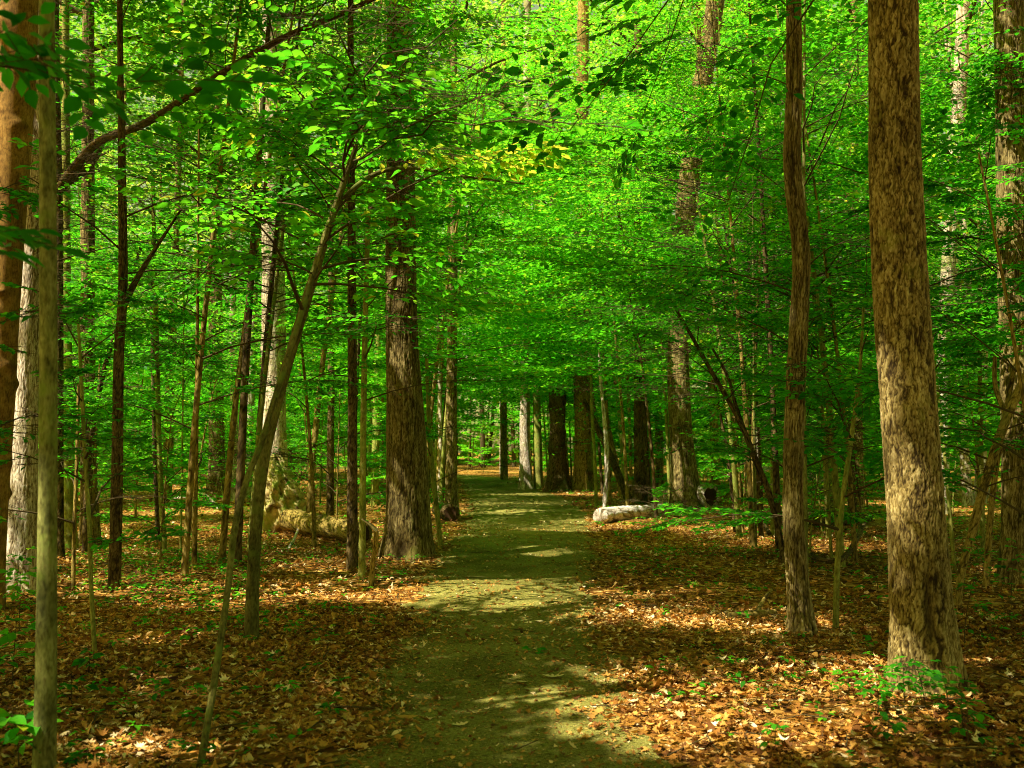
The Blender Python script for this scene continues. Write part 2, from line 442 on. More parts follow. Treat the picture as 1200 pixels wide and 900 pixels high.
def spray(r, Lr=1.0, leaf=.085, step=.06, ntw=11):
    """one flat branch of leaves along +x"""
    P = []; A = []; N = []; Ln = []; seg = []
    droop = lambda x: -.10 * x * x
    def put(p, ang, sc=1.):
        a = np.array([math.cos(ang), math.sin(ang), -.12 + r.normal(0, .12)])
        nn = np.array([r.normal(0, .38), r.normal(0, .38), 1.])
        P.append(p); A.append(a); N.append(nn); Ln.append(leaf * sc * r.uniform(.7, 1.15))
    seg.append(((0, 0, 0), (.5 * Lr, 0, droop(.5) * Lr))); seg.append(((.5 * Lr, 0, droop(.5) * Lr), (Lr, 0, droop(1) * Lr)))
    side = 1
    for k in range(ntw):
        t = .12 + .85 * k / ntw + r.uniform(-.02, .02)
        side = -side
        l = Lr * (.62 * (1 - t) ** .8 + .10) * r.uniform(.7, 1.2)
        ang = side * math.radians(r.uniform(38, 62)); b = np.array([t * Lr, 0, droop(t) * Lr])
        d = np.array([math.cos(ang), math.sin(ang), r.normal(.03, .08)])
        seg.append((b, b + d * l))
        nl = max(2, int(l / step)); s2 = 1
        for q in range(nl):
            s2 = -s2
            tt_ = (q + .7) / nl
            p = b + d * l * tt_ + np.array([0, 0, -.06 * tt_ * tt_ * l])
            put(p, ang + s2 * math.radians(r.uniform(30, 65)) * (1 - .6 * (q == nl - 1)))
    for q in range(int(Lr * .9 / (step * 1.4))):
        t = .25 + .75 * (q + .5) / int(Lr * .9 / (step * 1.4))
        put(np.array([t * Lr, 0, droop(t) * Lr]), (1 if q % 2 else -1) * math.radians(r.uniform(25, 60)))
    put(np.array([Lr, 0, droop(1) * Lr]), 0)
    return dict(P=np.array(P), A=np.array(A), N=np.array(N), L=np.array(Ln), seg=np.array(seg))

r_ = np.random.default_rng(3)
SPR_FINE = [spray(r_, 1., .100, .072, 11) for _ in range(8)]     # beech-like, near
SPR_MID = [spray(r_, 1., .155, .100, 10) for _ in range(6)]
SPR_FAR = [spray(r_, 1., .205, .135, 10) for _ in range(6)]      # fewer, larger leaves for the distance
SPR_BIG = [spray(r_, 1., .170, .150, 9) for _ in range(6)]       # canopy clumps
SPR_ROUGH = [spray(r_, 1., .27, .26, 7) for _ in range(6)]       # shade canopy outside the frame / very far

SPR_NEAR = [spray(r_, 1., .125, .115, 8) for _ in range(8)]

# openings in the foliage -------------------------------------------------
SUNGAPS = []       # (point, radius): leaves on the ray from the point to the sun are absent
WINDOWS = []       # (quad strip of px, depth, prob)

def cull(P, hl=0.):
    keep = np.ones(len(P), bool)
    for pt, rad, tmin in SUNGAPS:
        w = P - pt; t = w @ SUN
        d = np.linalg.norm(w - t[:, None] * SUN, axis=1)
        # ragged edge of the gap
        near = np.where((d < rad * 1.5 + .2) & (t > tmin))[0]
        if not len(near): continue
        q = P[near]; u = q - t[near, None] * SUN                       # position across the beam
        rag = 1 + .30 * np.sin(u[:, 0] * 9 + 1.7) * np.sin(u[:, 1] * 8 + u[:, 2] * 5) + .22 * np.sin(u[:, 0] * 23 + u[:, 2] * 17)
        hl_ = hl[near] if hasattr(hl, '__len__') else hl
        hit = d[near] * rag < rad * (.72 + .5 * rng.random(len(near))) + hl_ * .7
        keep[near[hit]] = False
    px, py, dep = project(P)
    for ys, xl, xr, D, prob in WINDOWS:
        m_ = (dep > .3) & (dep < D - .2) & (py > ys[0]) & (py < ys[-1])
        if not m_.any(): continue
        idx = np.where(m_)[0]
        a = np.interp(py[idx], ys, xl); b = np.interp(py[idx], ys, xr)
        hit = (px[idx] > a) & (px[idx] < b) & (rng.random(len(idx)) < prob)
        keep[idx[hit]] = False
    if hasattr(hl, '__len__'):                              # coarse shade-canopy leaves stay out of the near view
        keep &= ~((hl > .085) & (dep > 0) & (dep < 15) & (np.abs(px - 600) < 640) & (py > -40) & (py < 940))
    # nothing grows right in front of the lens; the walkers' corridor stays open
    # the canopy is open over the middle and far wood: light reaches the understory there
    foot = P - SUN * (P[:, 2] / SUN[2])[:, None]
    keep &= ~((foot[:, 1] > np.where((foot[:, 0] > -3) & (foot[:, 0] < 3.5), 26., np.where((foot[:, 0] > 0) & (foot[:, 0] < 8), 17.5, np.where(foot[:, 0] < -3.6, 11., 14.5)))) & ((py < -40) | (np.abs(px - 600) > 760)) & (P[:, 2] > 6) & (rng.random(len(P)) < .88))
    le, re_ = path_edges(P[:, 1])
    keep &= ~((P[:, 1] < 26) & (P[:, 0] > le - .1) & (P[:, 0] < re_ + .1) & (P[:, 2] < 2.3) & (P[:, 2] > .4))
    keep &= ~((dep > -.5) & (np.linalg.norm(P - np.array([0, 0, CAMZ]), axis=1) < 1.9))
    return keep

def place_sprays(templates, pos, yaw, pitch, roll, scale, r, tone0, tone_sd=.17, want_seg=False, leafscale=1.):
    outs = []; segs = []
    which = r.integers(0, len(templates), len(pos))
    for k, T in enumerate(templates):
        m_ = which == k
        if not m_.any(): continue
        cy, sy = np.cos(yaw[m_]), np.sin(yaw[m_]); cp, sp_ = np.cos(pitch[m_]), np.sin(pitch[m_]); cr, sr = np.cos(roll[m_]), np.sin(roll[m_])
        z = np.zeros_like(cy); o_ = np.ones_like(cy)
        Rz = np.stack([cy, -sy, z, sy, cy, z, z, z, o_], -1).reshape(-1, 3, 3)
        Ry = np.stack([cp, z, -sp_, z, o_, z, sp_, z, cp], -1).reshape(-1, 3, 3)
        Rx = np.stack([o_, z, z, z, cr, -sr, z, sr, cr], -1).reshape(-1, 3, 3)
        R = Rz @ Ry @ Rx
        sc = scale[m_]; mir = np.where(r.random(m_.sum()) < .5, -1., 1.)
        M = np.stack([np.ones_like(mir), mir, np.ones_like(mir)], -1)
        f = lambda a: np.einsum('sij,snj->sni', R, a[None] * M[:, None])
        P = pos[m_][:, None] + f(T['P']) * sc[:, None, None]
        A = f(T['A']); N = f(T['N'])
        Ln = T['L'][None] * (sc[:, None] ** .35) * leafscale * np.ones((len(sc), 1))
        tn = tone0[m_][:, None] + r.normal(0, tone_sd, Ln.shape)
        outs.append((P.reshape(-1, 3), A.reshape(-1, 3), N.reshape(-1, 3), Ln.ravel(), tn.ravel()))
        if want_seg:
            sg = T['seg']
            a = pos[m_][:, None] + f(sg[:, 0]) * sc[:, None, None]; b = pos[m_][:, None] + f(sg[:, 1]) * sc[:, None, None]
            segs.append(np.stack([a, b], 2).reshape(-1, 2, 3))
    P, A, N, Ln, tn = [np.concatenate(x) for x in zip(*outs)]
    return P, A, N, Ln, np.clip(tn, 0, 1), (np.concatenate(segs) if segs else None)

def crown_mesh(name, base, sprays, limbs, limb_r, detail, mat, segs=None, seg_r=.0022, limb_sides=5):
    """join leaves, twigs and limbs of one crown (coordinates relative to base)"""
    P, A, N, Ln, tn = sprays
    k = cull(P + A * (.5 * Ln)[:, None] / (np.linalg.norm(A, axis=1)[:, None] + 1e-9), Ln * .45)
    P, A, N, Ln, tn = P[k], A[k], N[k], Ln[k], tn[k]
    if len(P) == 0: return None
    V, f, tone = leaf_mesh(P, A, N, Ln, tn, detail)
    Vs = [V]; F_ = list(f); nm = [np.zeros(sum(len(x) for x in f), int)]; tones = [tone]; off = len(V)
    for polys, rads, sides in ((limbs, limb_r, limb_sides), (segs, None, 3)):
        if polys is None or len(polys) == 0: continue
        if rads is None:
            rads = np.stack([np.full(len(polys), seg_r * 1.3), np.full(len(polys), seg_r * .6)], 1)
        v, q = simple_tubes(polys, rads, sides)
        Vs.append(v); F_.append(q + off); nm.append(np.ones(len(q), int)); tones.append(np.full(len(v), .5)); off += len(v)
    V = np.vstack(Vs) - np.asarray(base)
    return make_mesh(name, V, F_, {'tone': np.concatenate(tones)}, [mat, TWIG], np.concatenate(nm))

def limbs_from(C, hts, yaws, lens, rise, r, r0, npt=6, sag=.25):
    """C: function height fraction -> stem point. returns polylines"""
    out = []; rad = []
    for h, yw, ln, rs, rr in zip(hts, yaws, lens, rise, r0):
        b = C(h); t = np.linspace(0, 1, npt)
        d = np.array([math.cos(yw), math.sin(yw)])
        wig = np.cumsum(r.normal(0, .07, npt)) * ln * t
        p = np.c_[b[0] + d[0] * ln * t - d[1] * wig, b[1] + d[1] * ln * t + d[0] * wig, b[2] + ln * (math.tan(rs) * t - sag * t * t)]
        out.append(p); rad.append(rr * (1 - .8 * t))
    return np.array(out), np.array(rad)

def sapling_crown(base, stem, r, R=1.8, h0=.35, nl=10, per=4, tmpl=SPR_FINE, detail=2, tone=.45, mat=None, twigs=True, sscale=1., leafscale=1., yawc=None, yaws_spread=math.pi, limb_r=.014, up=.35):
    """stem: (n,3) centreline of the woody stem in world space"""
    stem = np.asarray(stem, float); d = np.r_[0, np.cumsum(np.linalg.norm(np.diff(stem, axis=0), axis=1))]; d /= d[-1]
    C = lambda h: np.array([np.interp(h, d, stem[:, i]) for i in range(3)])
    hts = np.sort(np.clip(h0 + (1 - h0) * (np.arange(nl) + r.uniform(0, .8, nl)) / nl, 0, 1))
    yaws = (np.arange(nl) * 2.4 + r.uniform(0, 6.3) + r.normal(0, .3, nl)) if yawc is None else yawc + r.uniform(-yaws_spread, yaws_spread, nl)
    fr = (hts - h0) / (1 - h0)
    lens = R * (1 - .55 * fr) * r.uniform(.65, 1.15, nl)
    rise = np.full(nl, up) + .5 * fr + r.normal(0, .12, nl)
    pl, rad = limbs_from(C, hts, yaws, lens, rise, r, limb_r * (lens / R))
    pos = []; yaw = []; sc = []; pit = []
    for i in range(nl):
        for k in range(per):
            t = .30 + .70 * (k + r.uniform(.2, .8)) / per if k < per - 1 else .97
            q = pl[i]; tx = np.linspace(0, 1, len(q))
            p = np.array([np.interp(t, tx, q[:, a]) for a in range(3)])
            s_ = 0 if k == per - 1 else (1 if k % 2 else -1)
            pos.append(p); yaw.append(yaws[i] + s_ * r.uniform(.5, 1.1) + r.normal(0, .15))
            sc.append(lens[i] * (.50 if s_ == 0 else .46) * r.uniform(.8, 1.2)); pit.append(r.normal(.06, .16))
    for k in range(2):                                     # leader at the tip
        pos.append(C(1.)); yaw.append(r.uniform(0, 6.28)); sc.append(R * .35); pit.append(.5)
    n = len(pos); pos = np.array(pos)
    tb = tone + r.normal(0, .06, n)
    P, A, N, Ln, tn, sg = place_sprays(tmpl, pos, np.array(yaw), np.array(pit), r.normal(0, .18, n), np.clip(np.array(sc), .25, 1.6) * sscale, r, tb, want_seg=twigs, leafscale=leafscale)
    return crown_mesh('crown', base, (P, A, N, Ln, tn), pl, rad, detail, mat or LEAF, sg if twigs else None)

def tall_crown(base, top, H, h0, R, r, n_sprays, tmpl=SPR_BIG, tone=.5, limb_r=.06, detail=1, mat=None, flat=.5):
    """spreading crown of a tall tree: limbs from the trunk, sprays grouped round limb ends"""
    nl = 12
    trunk = np.asarray(top)                                  # (n,3) polyline of the trunk
    z0 = base[2] + h0; z1 = base[2] + H
    C = lambda h: np.array([np.interp(z0 + (z1 - z0) * h, trunk[:, 2], trunk[:, 0]), np.interp(z0 + (z1 - z0) * h, trunk[:, 2], trunk[:, 1]), z0 + (z1 - z0) * h * .85])
    hts = (np.arange(nl) + r.uniform(0, 1, nl)) / nl
    yaws = np.arange(nl) * 2.4 + r.uniform(0, 6.3)
    lens = R * np.sqrt(np.clip(1 - (hts * 1.25 - .45) ** 2, .15, 1)) * r.uniform(.75, 1.1, nl)
    pl, rad = limbs_from(C, hts, yaws, lens, r.uniform(.3, .7, nl), r, np.full(nl, limb_r), sag=.15)
    i = r.integers(0, nl, n_sprays); t = r.uniform(.25, 1.05, n_sprays)
    q = pl[i]; tx = t * (q.shape[1] - 1); k = np.clip(tx.astype(int), 0, q.shape[1] - 2); f = (tx - k)[:, None]
    a = np.arange(n_sprays)
    pos = q[a, k] * (1 - f) + q[a, k + 1] * f + r.normal(0, 1, (n_sprays, 3)) * np.array([.8, .8, .55]) * (R / 4.)
    yaw = yaws[i] + r.normal(0, 1.0, n_sprays)
    P, A, N, Ln, tn, _ = place_sprays(tmpl, pos, yaw, r.normal(0, .3, n_sprays), r.normal(0, .3, n_sprays), r.uniform(.8, 1.5, n_sprays), r, tone + r.normal(0, .12, n_sprays))
    return crown_mesh('crown', base, (P, A, N, Ln, tn), pl, rad, detail, mat or CANOPY, None, limb_sides=6)

# ------------------------------------------------------------------ trees that can be told apart
def from_px(pts, Y=None, lean=0.):
    """pixel centreline (x, y, width) -> world centreline + radii at constant depth (base on the ground)"""
    g = ground(pts[0][0], pts[0][1])
    Y = g[1] if Y is None else Y
    out = []; rad = []
    for k, (x, y, w) in enumerate(pts):
        Yk = Y + lean * (pts[0][1] - y) / 1000.
        p = at(x, y, Yk); out.append(p); rad.append(w * .5 * Yk / F)
    out = np.array(out); out[0, 2] = terrain(out[0, 0], out[0, 1]) - .06
    return out, np.array(rad), Y

TREES = [
 # name, label, category, bark, px points, options
 dict(n='tree', l='leaning red-brown trunk cut by the left edge of the photo', b='red', p=[(-22,718,46),(-14,600,43),(-7,500,42),(-1,400,41),(6,300,41),(13,200,41),(20,60,42),(24,-40,41)], H=17, fl=.25, crown=('tall', 4.0)),
 dict(n='sapling', l='smooth grey-green young trunk standing close in the left foreground', b='grey', p=[(52,908,27),(54,800,24),(56,600,20.5),(57,400,20),(56,200,19.5),(55,60,18),(55,-40,17)], H=9, fl=.12, crown=('tall', 2.6)),
 dict(n='tree', l='pale furrowed trunk in bright sun behind the grey-green young trunk', b='pale', p=[(25,692,38),(28,560,31),(33,400,27),(39,300,24),(45,150,22),(50,-30,20)], H=20, fl=.35, crown=('tall', 4.5), vis=[(310,690)]),
 dict(n='tree', l='thin dark tree with a long black limb rising to the right across the upper left', b='dark', p=[(70,655,11),(69,500,10),(69,300,10),(68,215,10),(66,100,9),(64,-30,8)], H=11, limb=[(70,222,14),(84,196,13),(110,163,11),(165,138,10),(225,97,9),(275,63,9),(330,32,8),(405,1,7),(470,-30,6)], limb2=[(80,212,13),(97,188,12),(112,164,9)], vis=[(200,640)], crown=('sap', 2.6)),
 dict(n='tree', l='slim dark tree with a side fork, left of the leaning twin sapling', b='dark', p=[(134,690,15),(137,560,13),(139,420,12),(144,340,11),(143,200,9),(141,60,7),(140,-40,6)], H=10, fl=.15, limb=[(141,368,9),(152,330,8),(166,298,6),(188,262,4),(205,240,3)], vis=[(340,690)], crown=('sap', 2.4)),
 dict(n='tree', l='dim greenish trunk right behind the left foreground trunk', b='green', p=[(82,645,17),(80,560,14),(78,400,12),(77,200,10),(77,-20,8)], H=14, crown=('sap', 2.5), vis=[(560,640)]),
 dict(n='tree', l='dim brown trunk beside the greenish trunk at left', b='oak', p=[(106,640,24),(104,560,19),(103,480,18),(103,200,15),(104,-20,13)], H=18, fl=.3, crown=('tall', 4), vis=[(500,640)]),
 dict(n='sapling', l='thin sapling with bare lower stem in the leaf litter at left', b='green', p=[(112,768,6),(107,690,5),(105,620,5),(100,540,4.5),(95,440,4),(92,380,3)], H=None, crown=('sap', 1.1)),
 dict(n='sapling', l='short thin sapling close beside the grey-green foreground trunk', b='brown', p=[(86,694,5),(87,620,4),(90,540,4),(92,450,3)], H=None, crown=('sap', 1.2)),
 dict(n='sapling', l='leaning dark sapling crossing towards the forked slim tree', b='dark', p=[(99,648,6),(104,540,6),(118,450,6),(135,390,5),(148,345,5),(165,290,4)], H=None, crown=('sap', 1.8)),
 dict(n='sapling', l='yellow-lit sapling stem, taller of a close pair in the left midground', b='green', p=[(193,648,7),(187,540,6),(183,390,6),(181,300,5),(179,200,4)], H=None, crown=('sap', 2.0), vis=[(400,640)]),
 dict(n='sapling', l='dark sapling stem, shorter of a close pair in the left midground', b='dark', p=[(186,636,6),(181,520,5),(179,400,5),(176,310,4)], H=None, crown=('sap', 1.8), vis=[(480,630)]),
 dict(n='sapling', l='crooked thin mossy stem rising from the bottom edge and leaning right', b='olive', p=[(231,908,9),(246,830,8.2),(257,760,8.2),(267,690,7.6),(275,620,8),(290,560,7.4),(306,520,7.4),(318,480,7),(334,430,7),(352,372,6),(372,310,5),(395,240,4),(425,150,3)], H=None, crown=('fore', 1.0), lean=3.6),
 dict(n='tree', l='dark slender curving tree leaning right over the leaf litter, left of the path', b='olive', p=[(294,750,18),(296,690,15.5),(300,620,14),(309,540,13.5),(325,470,13),(345,400,12),(366,330,11.5),(386,265,9.5),(404,210,7.5),(420,165,6),(434,130,4.5),(452,95,3)], H=None, fl=.35, limb=[(390,250,8),(415,214,7),(445,192,6),(480,186,5),(540,196,4),(615,207,2.5)], vis=[(250,750)], crown=('fore', 1.9)),
 dict(n='tree', l='sunlit pale trunk dappled with leaf shadow above the uprooted stump', b='pale', p=[(322,618,36),(322,545,30),(321,440,28),(320,300,27),(319,200,24),(318,-20,21)], H=22, fl=.3, crown=('tall', 4.5), vis=[(255,560)]),
 dict(n='tree', l='narrow dark trunk of the close pair left of the big oak', b='dark', p=[(413,668,13),(413,560,12),(413,450,11),(412,300,10),(411,100,8),(411,-20,7)], H=13, crown=('sap', 2.2), vis=[(400,660)]),
 dict(n='sapling', l='pale green stem of the close pair left of the big oak', b='green', p=[(424,676,8.5),(425,600,8),(426,480,7),(430,300,6),(436,180,4)], H=None, crown=('sap', 2.2), vis=[(480,670)]),
 dict(n='oak_tree', l='biggest dark-barked oak trunk at the left edge of the path', b='oak', p=[(477,654,56),(478,620,50),(477,560,47),(474,480,44),(471,400,39),(470,330,36),(470,200,35),(469,80,32),(468,-40,31)], H=24, fl=.34, crown=('tall', 5.5), vis=[(185,235),(310,650)], hole=True),
 dict(n='tree', l='dark straight trunk right of the big oak, beside the path', b='oak', p=[(529,607,17),(529,560,14),(529,480,13),(530,400,12),(531,250,11),(531,-20,9)], H=18, crown=('tall', 3.5), vis=[(420,600)]),
 dict(n='sapling', l='bent greenish sapling against the right side of the big oak', b='green', p=[(517,642,5),(511,590,6),(506,545,6),(503,500,5),(500,420,4)], H=None, crown=('sap', 1.4)),
 dict(n='sapling', l='pale yellow sapling stem between the big oak and the dark straight trunk', b='pale', p=[(514,602,5),(516,540,5),(515,440,4.5),(513,380,4),(512,300,3)], H=None, crown=('sap', 1.8), vis=[(435,560)]),
 dict(n='tree', l='slim brown trunk where the path disappears', b='brown', p=[(591,562,9),(590,490,8),(590,400,7.5),(590,250,6),(590,-20,5)], H=20, crown=('tall', 4), vis=[(500,558)]),
 dict(n='tree', l='mossy trunk with a white sunlit patch beside the far bend', b='pale', p=[(617,573,18),(616,540,14),(615,495,12),(616,400,11),(617,250,10),(618,-20,9)], H=22, fl=.3, crown=('tall', 4), vis=[(500,570)]),
 dict(n='tree', l='green mossy trunk touching the white-patched trunk at the far bend', b='green', p=[(631,573,12),(630,520,10),(629,480,9),(628,350,8),(628,150,7)], H=20, fl=.3, crown=('tall', 4), vis=[(500,570)]),
 dict(n='tree', l='dark stout trunk in the middle of the far row right of the path', b='dark', p=[(655,575,28),(653,540,20),(653,465,19),(652,350,17),(652,100,15)], H=24, fl=.35, crown=('tall', 5), vis=[(465,573)]),
 dict(n='tree', l='stout brown trunk in the far row, its top sunlit above the leaves', b='brown', p=[(684,575,27),(683,540,21),(684,440,20),(682,300,18),(682,140,15),(684,-10,13)], H=26, fl=.4, crown=('tall', 5), vis=[(440,573),(0,60),(80,95),(125,140)]),
 dict(n='tree', l='dark trunk in the far row, right of the leaning dead stem', b='dark', p=[(752,590,22),(751,540,16),(750,440,14),(749,300,12),(748,100,11)], H=22, fl=.3, crown=('tall', 4.5), vis=[(470,588)]),
 dict(n='dead_stem', l='leaning dark dead stem propped in the far row of trunks', b='dark', p=[(738,587,9),(718,540,8),(697,495,7),(684,468,5)], H=None, vis=[(490,585)]),
 dict(n='dead_stem', l='leaning brown forked stem behind the white sapling', b='brown', p=[(731,584,8),(722,545,8),(712,500,7),(706,460,6)], H=None, vis=[(470,580)]),
 dict(n='sapling', l='thin white sunlit sapling just behind the bright log', b='white', p=[(708,597,6),(711,560,5.5),(711,530,5.5),(708,490,4.5),(703,435,3.5),(702,410,2)], H=None, crown=('sap', 1.8), vis=[(440,595)]),
 dict(n='sapling', l='thin green sapling left of the white sapling', b='green', p=[(699,594,4.5),(697,540,4),(694,490,4),(692,420,3)], H=None, crown=('sap', 1.6), vis=[(500,590)]),
 dict(n='tree', l='large grey-brown trunk right of the path, leaning right above the leaves', b='oak', p=[(804,595,38),(802,565,31),(797,500,27),(795,420,25),(797,330,24),(803,250,24),(812,170,23),(825,90,22),(840,-15,21)], H=26, fl=.35, crown=('tall', 5), vis=[(400,590),(185,275),(0,100)]),
 dict(n='tree', l='slim wavy dark trunk left of the thick foreground trunk at right', b='oak', p=[(940,744,31),(936,700,27),(929,600,25),(931,480,23),(936,380,22),(939,300,21),(929,200,22),(931,100,20),(930,-30,17)], H=13, fl=.42, crown=('tall', 3), vis=[(20,740)]),
 dict(n='sapling', l='forked dark sapling leaning left behind the slim wavy trunk', b='dark', p=[(921,664,8),(912,620,7),(900,575,7),(888,545,7),(866,492,6),(832,432,5),(806,386,4),(785,350,3)], H=None, limb=[(877,517,5),(866,475,5),(858,440,4),(838,405,3)], crown=('sap', 1.9), vis=[(400,660)]),
 dict(n='sapling', l='thin dark sapling, left of the two beside the hollow log', b='dark', p=[(862,626,4.5),(858,580,4),(852,530,4),(843,480,3.5),(836,440,3)], H=None, crown=('sap', 1.5)),
 dict(n='sapling', l='thin dark sapling, right of the two beside the hollow log', b='dark', p=[(870,624,4.5),(868,570,4),(862,530,3.5),(852,490,3),(846,450,2.5)], H=None, crown=('sap', 1.5)),
 dict(n='sapling', l='pale green stem showing just right of the slim wavy trunk', b='green', p=[(944,668,7),(942,600,6.5),(941,520,6),(940,440,5),(941,330,4)], H=None, crown=('sap', 1.8), vis=[(500,660)]),
 dict(n='sapling', l='thin mossy stem between the slim wavy trunk and the thick trunk', b='green', p=[(979,740,7.5),(981,670,6.5),(987,590,6),(998,510,5.5),(1007,440,4),(1012,360,3)], H=None, crown=('sap', 1.4), vis=[(520,735)]),
 dict(n='oak_tree', l='thick rough-barked trunk in the right foreground with leaves at its foot', b='rough', p=[(1086,808,74),(1083,770,71),(1078,700,68),(1072,600,66),(1064,480,64),(1056,360,62),(1050,240,60),(1048,120,59),(1047,-40,59)], H=20, fl=.34, crown=('tall', 4.5), vis=[(0,806)], knots=True),
 dict(n='sapling', l='bowed bare sapling curving right beyond the thick trunk', b='brown', p=[(1121,714,8),(1127,670,9),(1140,620,10),(1156,560,10.5),(1172,510,10.5),(1188,470,10),(1206,432,9),(1228,370,8),(1245,300,6)], H=None, limb=[(1180,490,7),(1180,450,6),(1178,415,5)], crown=('sap', 1.7), vis=[(430,712)]),
 dict(n='tree', l='dark broad trunk at the right edge of the photo', b='oak', p=[(1200,684,52),(1196,600,40),(1192,450,37),(1188,300,35),(1184,150,34),(1181,-20,33)], H=22, fl=.35, crown=('tall', 4.5), vis=[(0,130),(470,680)]),
 dict(n='tree', l='pale trunk showing in patches right of the thick foreground trunk', b='pale', p=[(1103,602,19),(1105,450,16),(1113,280,16),(1123,140,16),(1129,-20,15)], H=24, fl=.3, crown=('tall', 4.5), vis=[(95,145),(300,335)]),
 dict(n='tree', l='olive-brown trunk just left of the thick foreground trunk', b='rough', p=[(1004,602,20),(1003,540,17),(1002,440,15),(1000,250,13),(1000,0,11)], H=20, fl=.25, crown=('tall', 4), vis=[(490,600)]),
 dict(n='tree', l='green slim trunk behind the gap beside the wavy trunk', b='green', p=[(973,602,11),(972,540,10),(970,450,9),(969,300,8)], H=14, crown=('sap', 2.2), vis=[(500,600)]),
 dict(n='tree', l='sunlit far trunk between the hollow log and the wavy trunk', b='pale', p=[(886,594,14),(886,540,11),(884,440,10),(883,300,9)], H=20, crown=('tall', 4), vis=[(500,570)]),
 dict(n='tree', l='pale leaning trunk, left of a pair near the right edge', b='pale', p=[(1134,592,12),(1130,530,11),(1126,470,10),(1122,380,9)], H=18, crown=('tall', 3.5), vis=[(525,580)]),
 dict(n='tree', l='pale straight trunk, right of a pair near the right edge', b='pale', p=[(1148,590,13),(1150,520,12),(1152,420,11),(1154,300,10)], H=18, crown=('tall', 3.5), vis=[(530,580)]),
 dict(n='tree', l='dark stout trunk in the far wood left of the uprooted stump', b='oak', p=[(255,585,26),(254,540,19),(253,450,17),(253,300,15)], H=22, fl=.35, crown=('tall', 4.5), vis=[(490,580)]),
 dict(n='tree', l='pale thin trunk just left of the uprooted stump', b='pale', p=[(276,588,11),(275,540,10),(274,470,9),(273,330,8)], H=18, crown=('tall', 3.5), vis=[(490,560)]),
 dict(n='tree', l='dark thin trunk between the uprooted stump and the close pair', b='dark', p=[(387,604,9),(387,540,8.5),(388,470,8),(388,330,7)], H=15, crown=('sap', 2.4), vis=[(480,600)]),
]

# trunk visibility + sun gaps --------------------------------------------
for T in TREES:
    pts = np.array(T['p'], float); T['Y'] = float(ground(*T['p'][0][:2])[1])
    o_ = np.argsort(pts[:, 1])
    for a, b in T.get('vis', []):
        ys = np.linspace(a, b, 14); xc = np.interp(ys, pts[o_, 1], pts[o_, 0]); w = np.interp(ys, pts[o_, 1], pts[o_, 2])
        WINDOWS.append((ys, xc - w * .62, xc + w * .62, T['Y'], .85 if T['Y'] < 20 else .93))
    for key in ('limb', 'limb2'):
        if key in T:
            q = np.array(T[key], float); q = q[np.argsort(q[:, 1])]
            WINDOWS.append((q[:, 1], q[:, 0] - q[:, 2] * 2.2 - 4, q[:, 0] + q[:, 2] * 2.2 + 4, T['Y'], .95))
def rect(x0, x1, y0, y1, D, p): WINDOWS.append((np.array([y0, y1], float), np.array([x0, x0], float), np.array([x1, x1], float), D, p))
rect(540, 700, 552, 640, 60, .97)      # far end of the path
rect(690, 768, 588, 616, 30, .95); rect(800, 846, 564, 596, 31, .95)      # logs
rect(285, 430, 530, 640, 23, .9)       # uprooted stump

GP = lambda x, y, rad: SUNGAPS.append((ground(x, y), rad * 1.25, .15))
TP = lambda x, y, Y, rad, tmin=.15: SUNGAPS.append((at(x, y, Y), rad * 1.25, tmin))
GP(840, 840, .68); GP(900, 826, .84); GP(790, 850, .34); GP(955, 815, .34); GP(700, 830, .10)
GP(330, 695, .75); GP(400, 688, .50); GP(265, 703, .55); GP(200, 690, .55); GP(425, 702, .22); GP(640, 820, .09); GP(375, 658, .4)
GP(585, 684, .20); GP(618, 682, .14); GP(640, 650, .3); GP(650, 622, .7); GP(690, 612, .8); GP(600, 600, .6); GP(680, 580, 1.0); GP(610, 580, .9)
GP(215, 752, .16); GP(150, 880, .14);
GP(930, 635, .8); GP(985, 640, .7); GP(830, 620, .8); GP(1130, 600, 1.2); GP(1045, 590, 1.); GP(205, 600, 1.2); GP(120, 690, .3)
TP(715, 602, ground(715, 612)[1], .9); TP(745, 602, ground(745, 610)[1], .9); GP(700, 618, .8); TP(540, 197, 8.6, .6, .35); TP(600, 205, 8.5, .6, .35); TP(480, 187, 8.8, .55, .35)
for x, y, Y_, rad in ((130, 500, 17, 1.), (235, 520, 21, 1.2), (200, 380, 16, 1.), (380, 480, 20, 1.2), (100, 330, 15, .9), (880, 470, 21, 1.2), (1000, 470, 18, 1.1), (1150, 500, 14, .8), (1160, 330, 13, .9), (620, 330, 26, 1.4), (580, 250, 22, 1.2), (520, 110, 5.6, .8), (450, 70, 6, .8), (600, 140, 5.6, .6), (250, 230, 11, 1.), (330, 120, 9.5, 1.), (150, 150, 11, 1.), (240, 380, 14, 1.), (60, 480, 13, .8)):
    TP(x, y, Y_, rad, 1.6)
def trunk_gap(i, x, y, rad): TP(x, y, TREES[i]['Y'], rad)
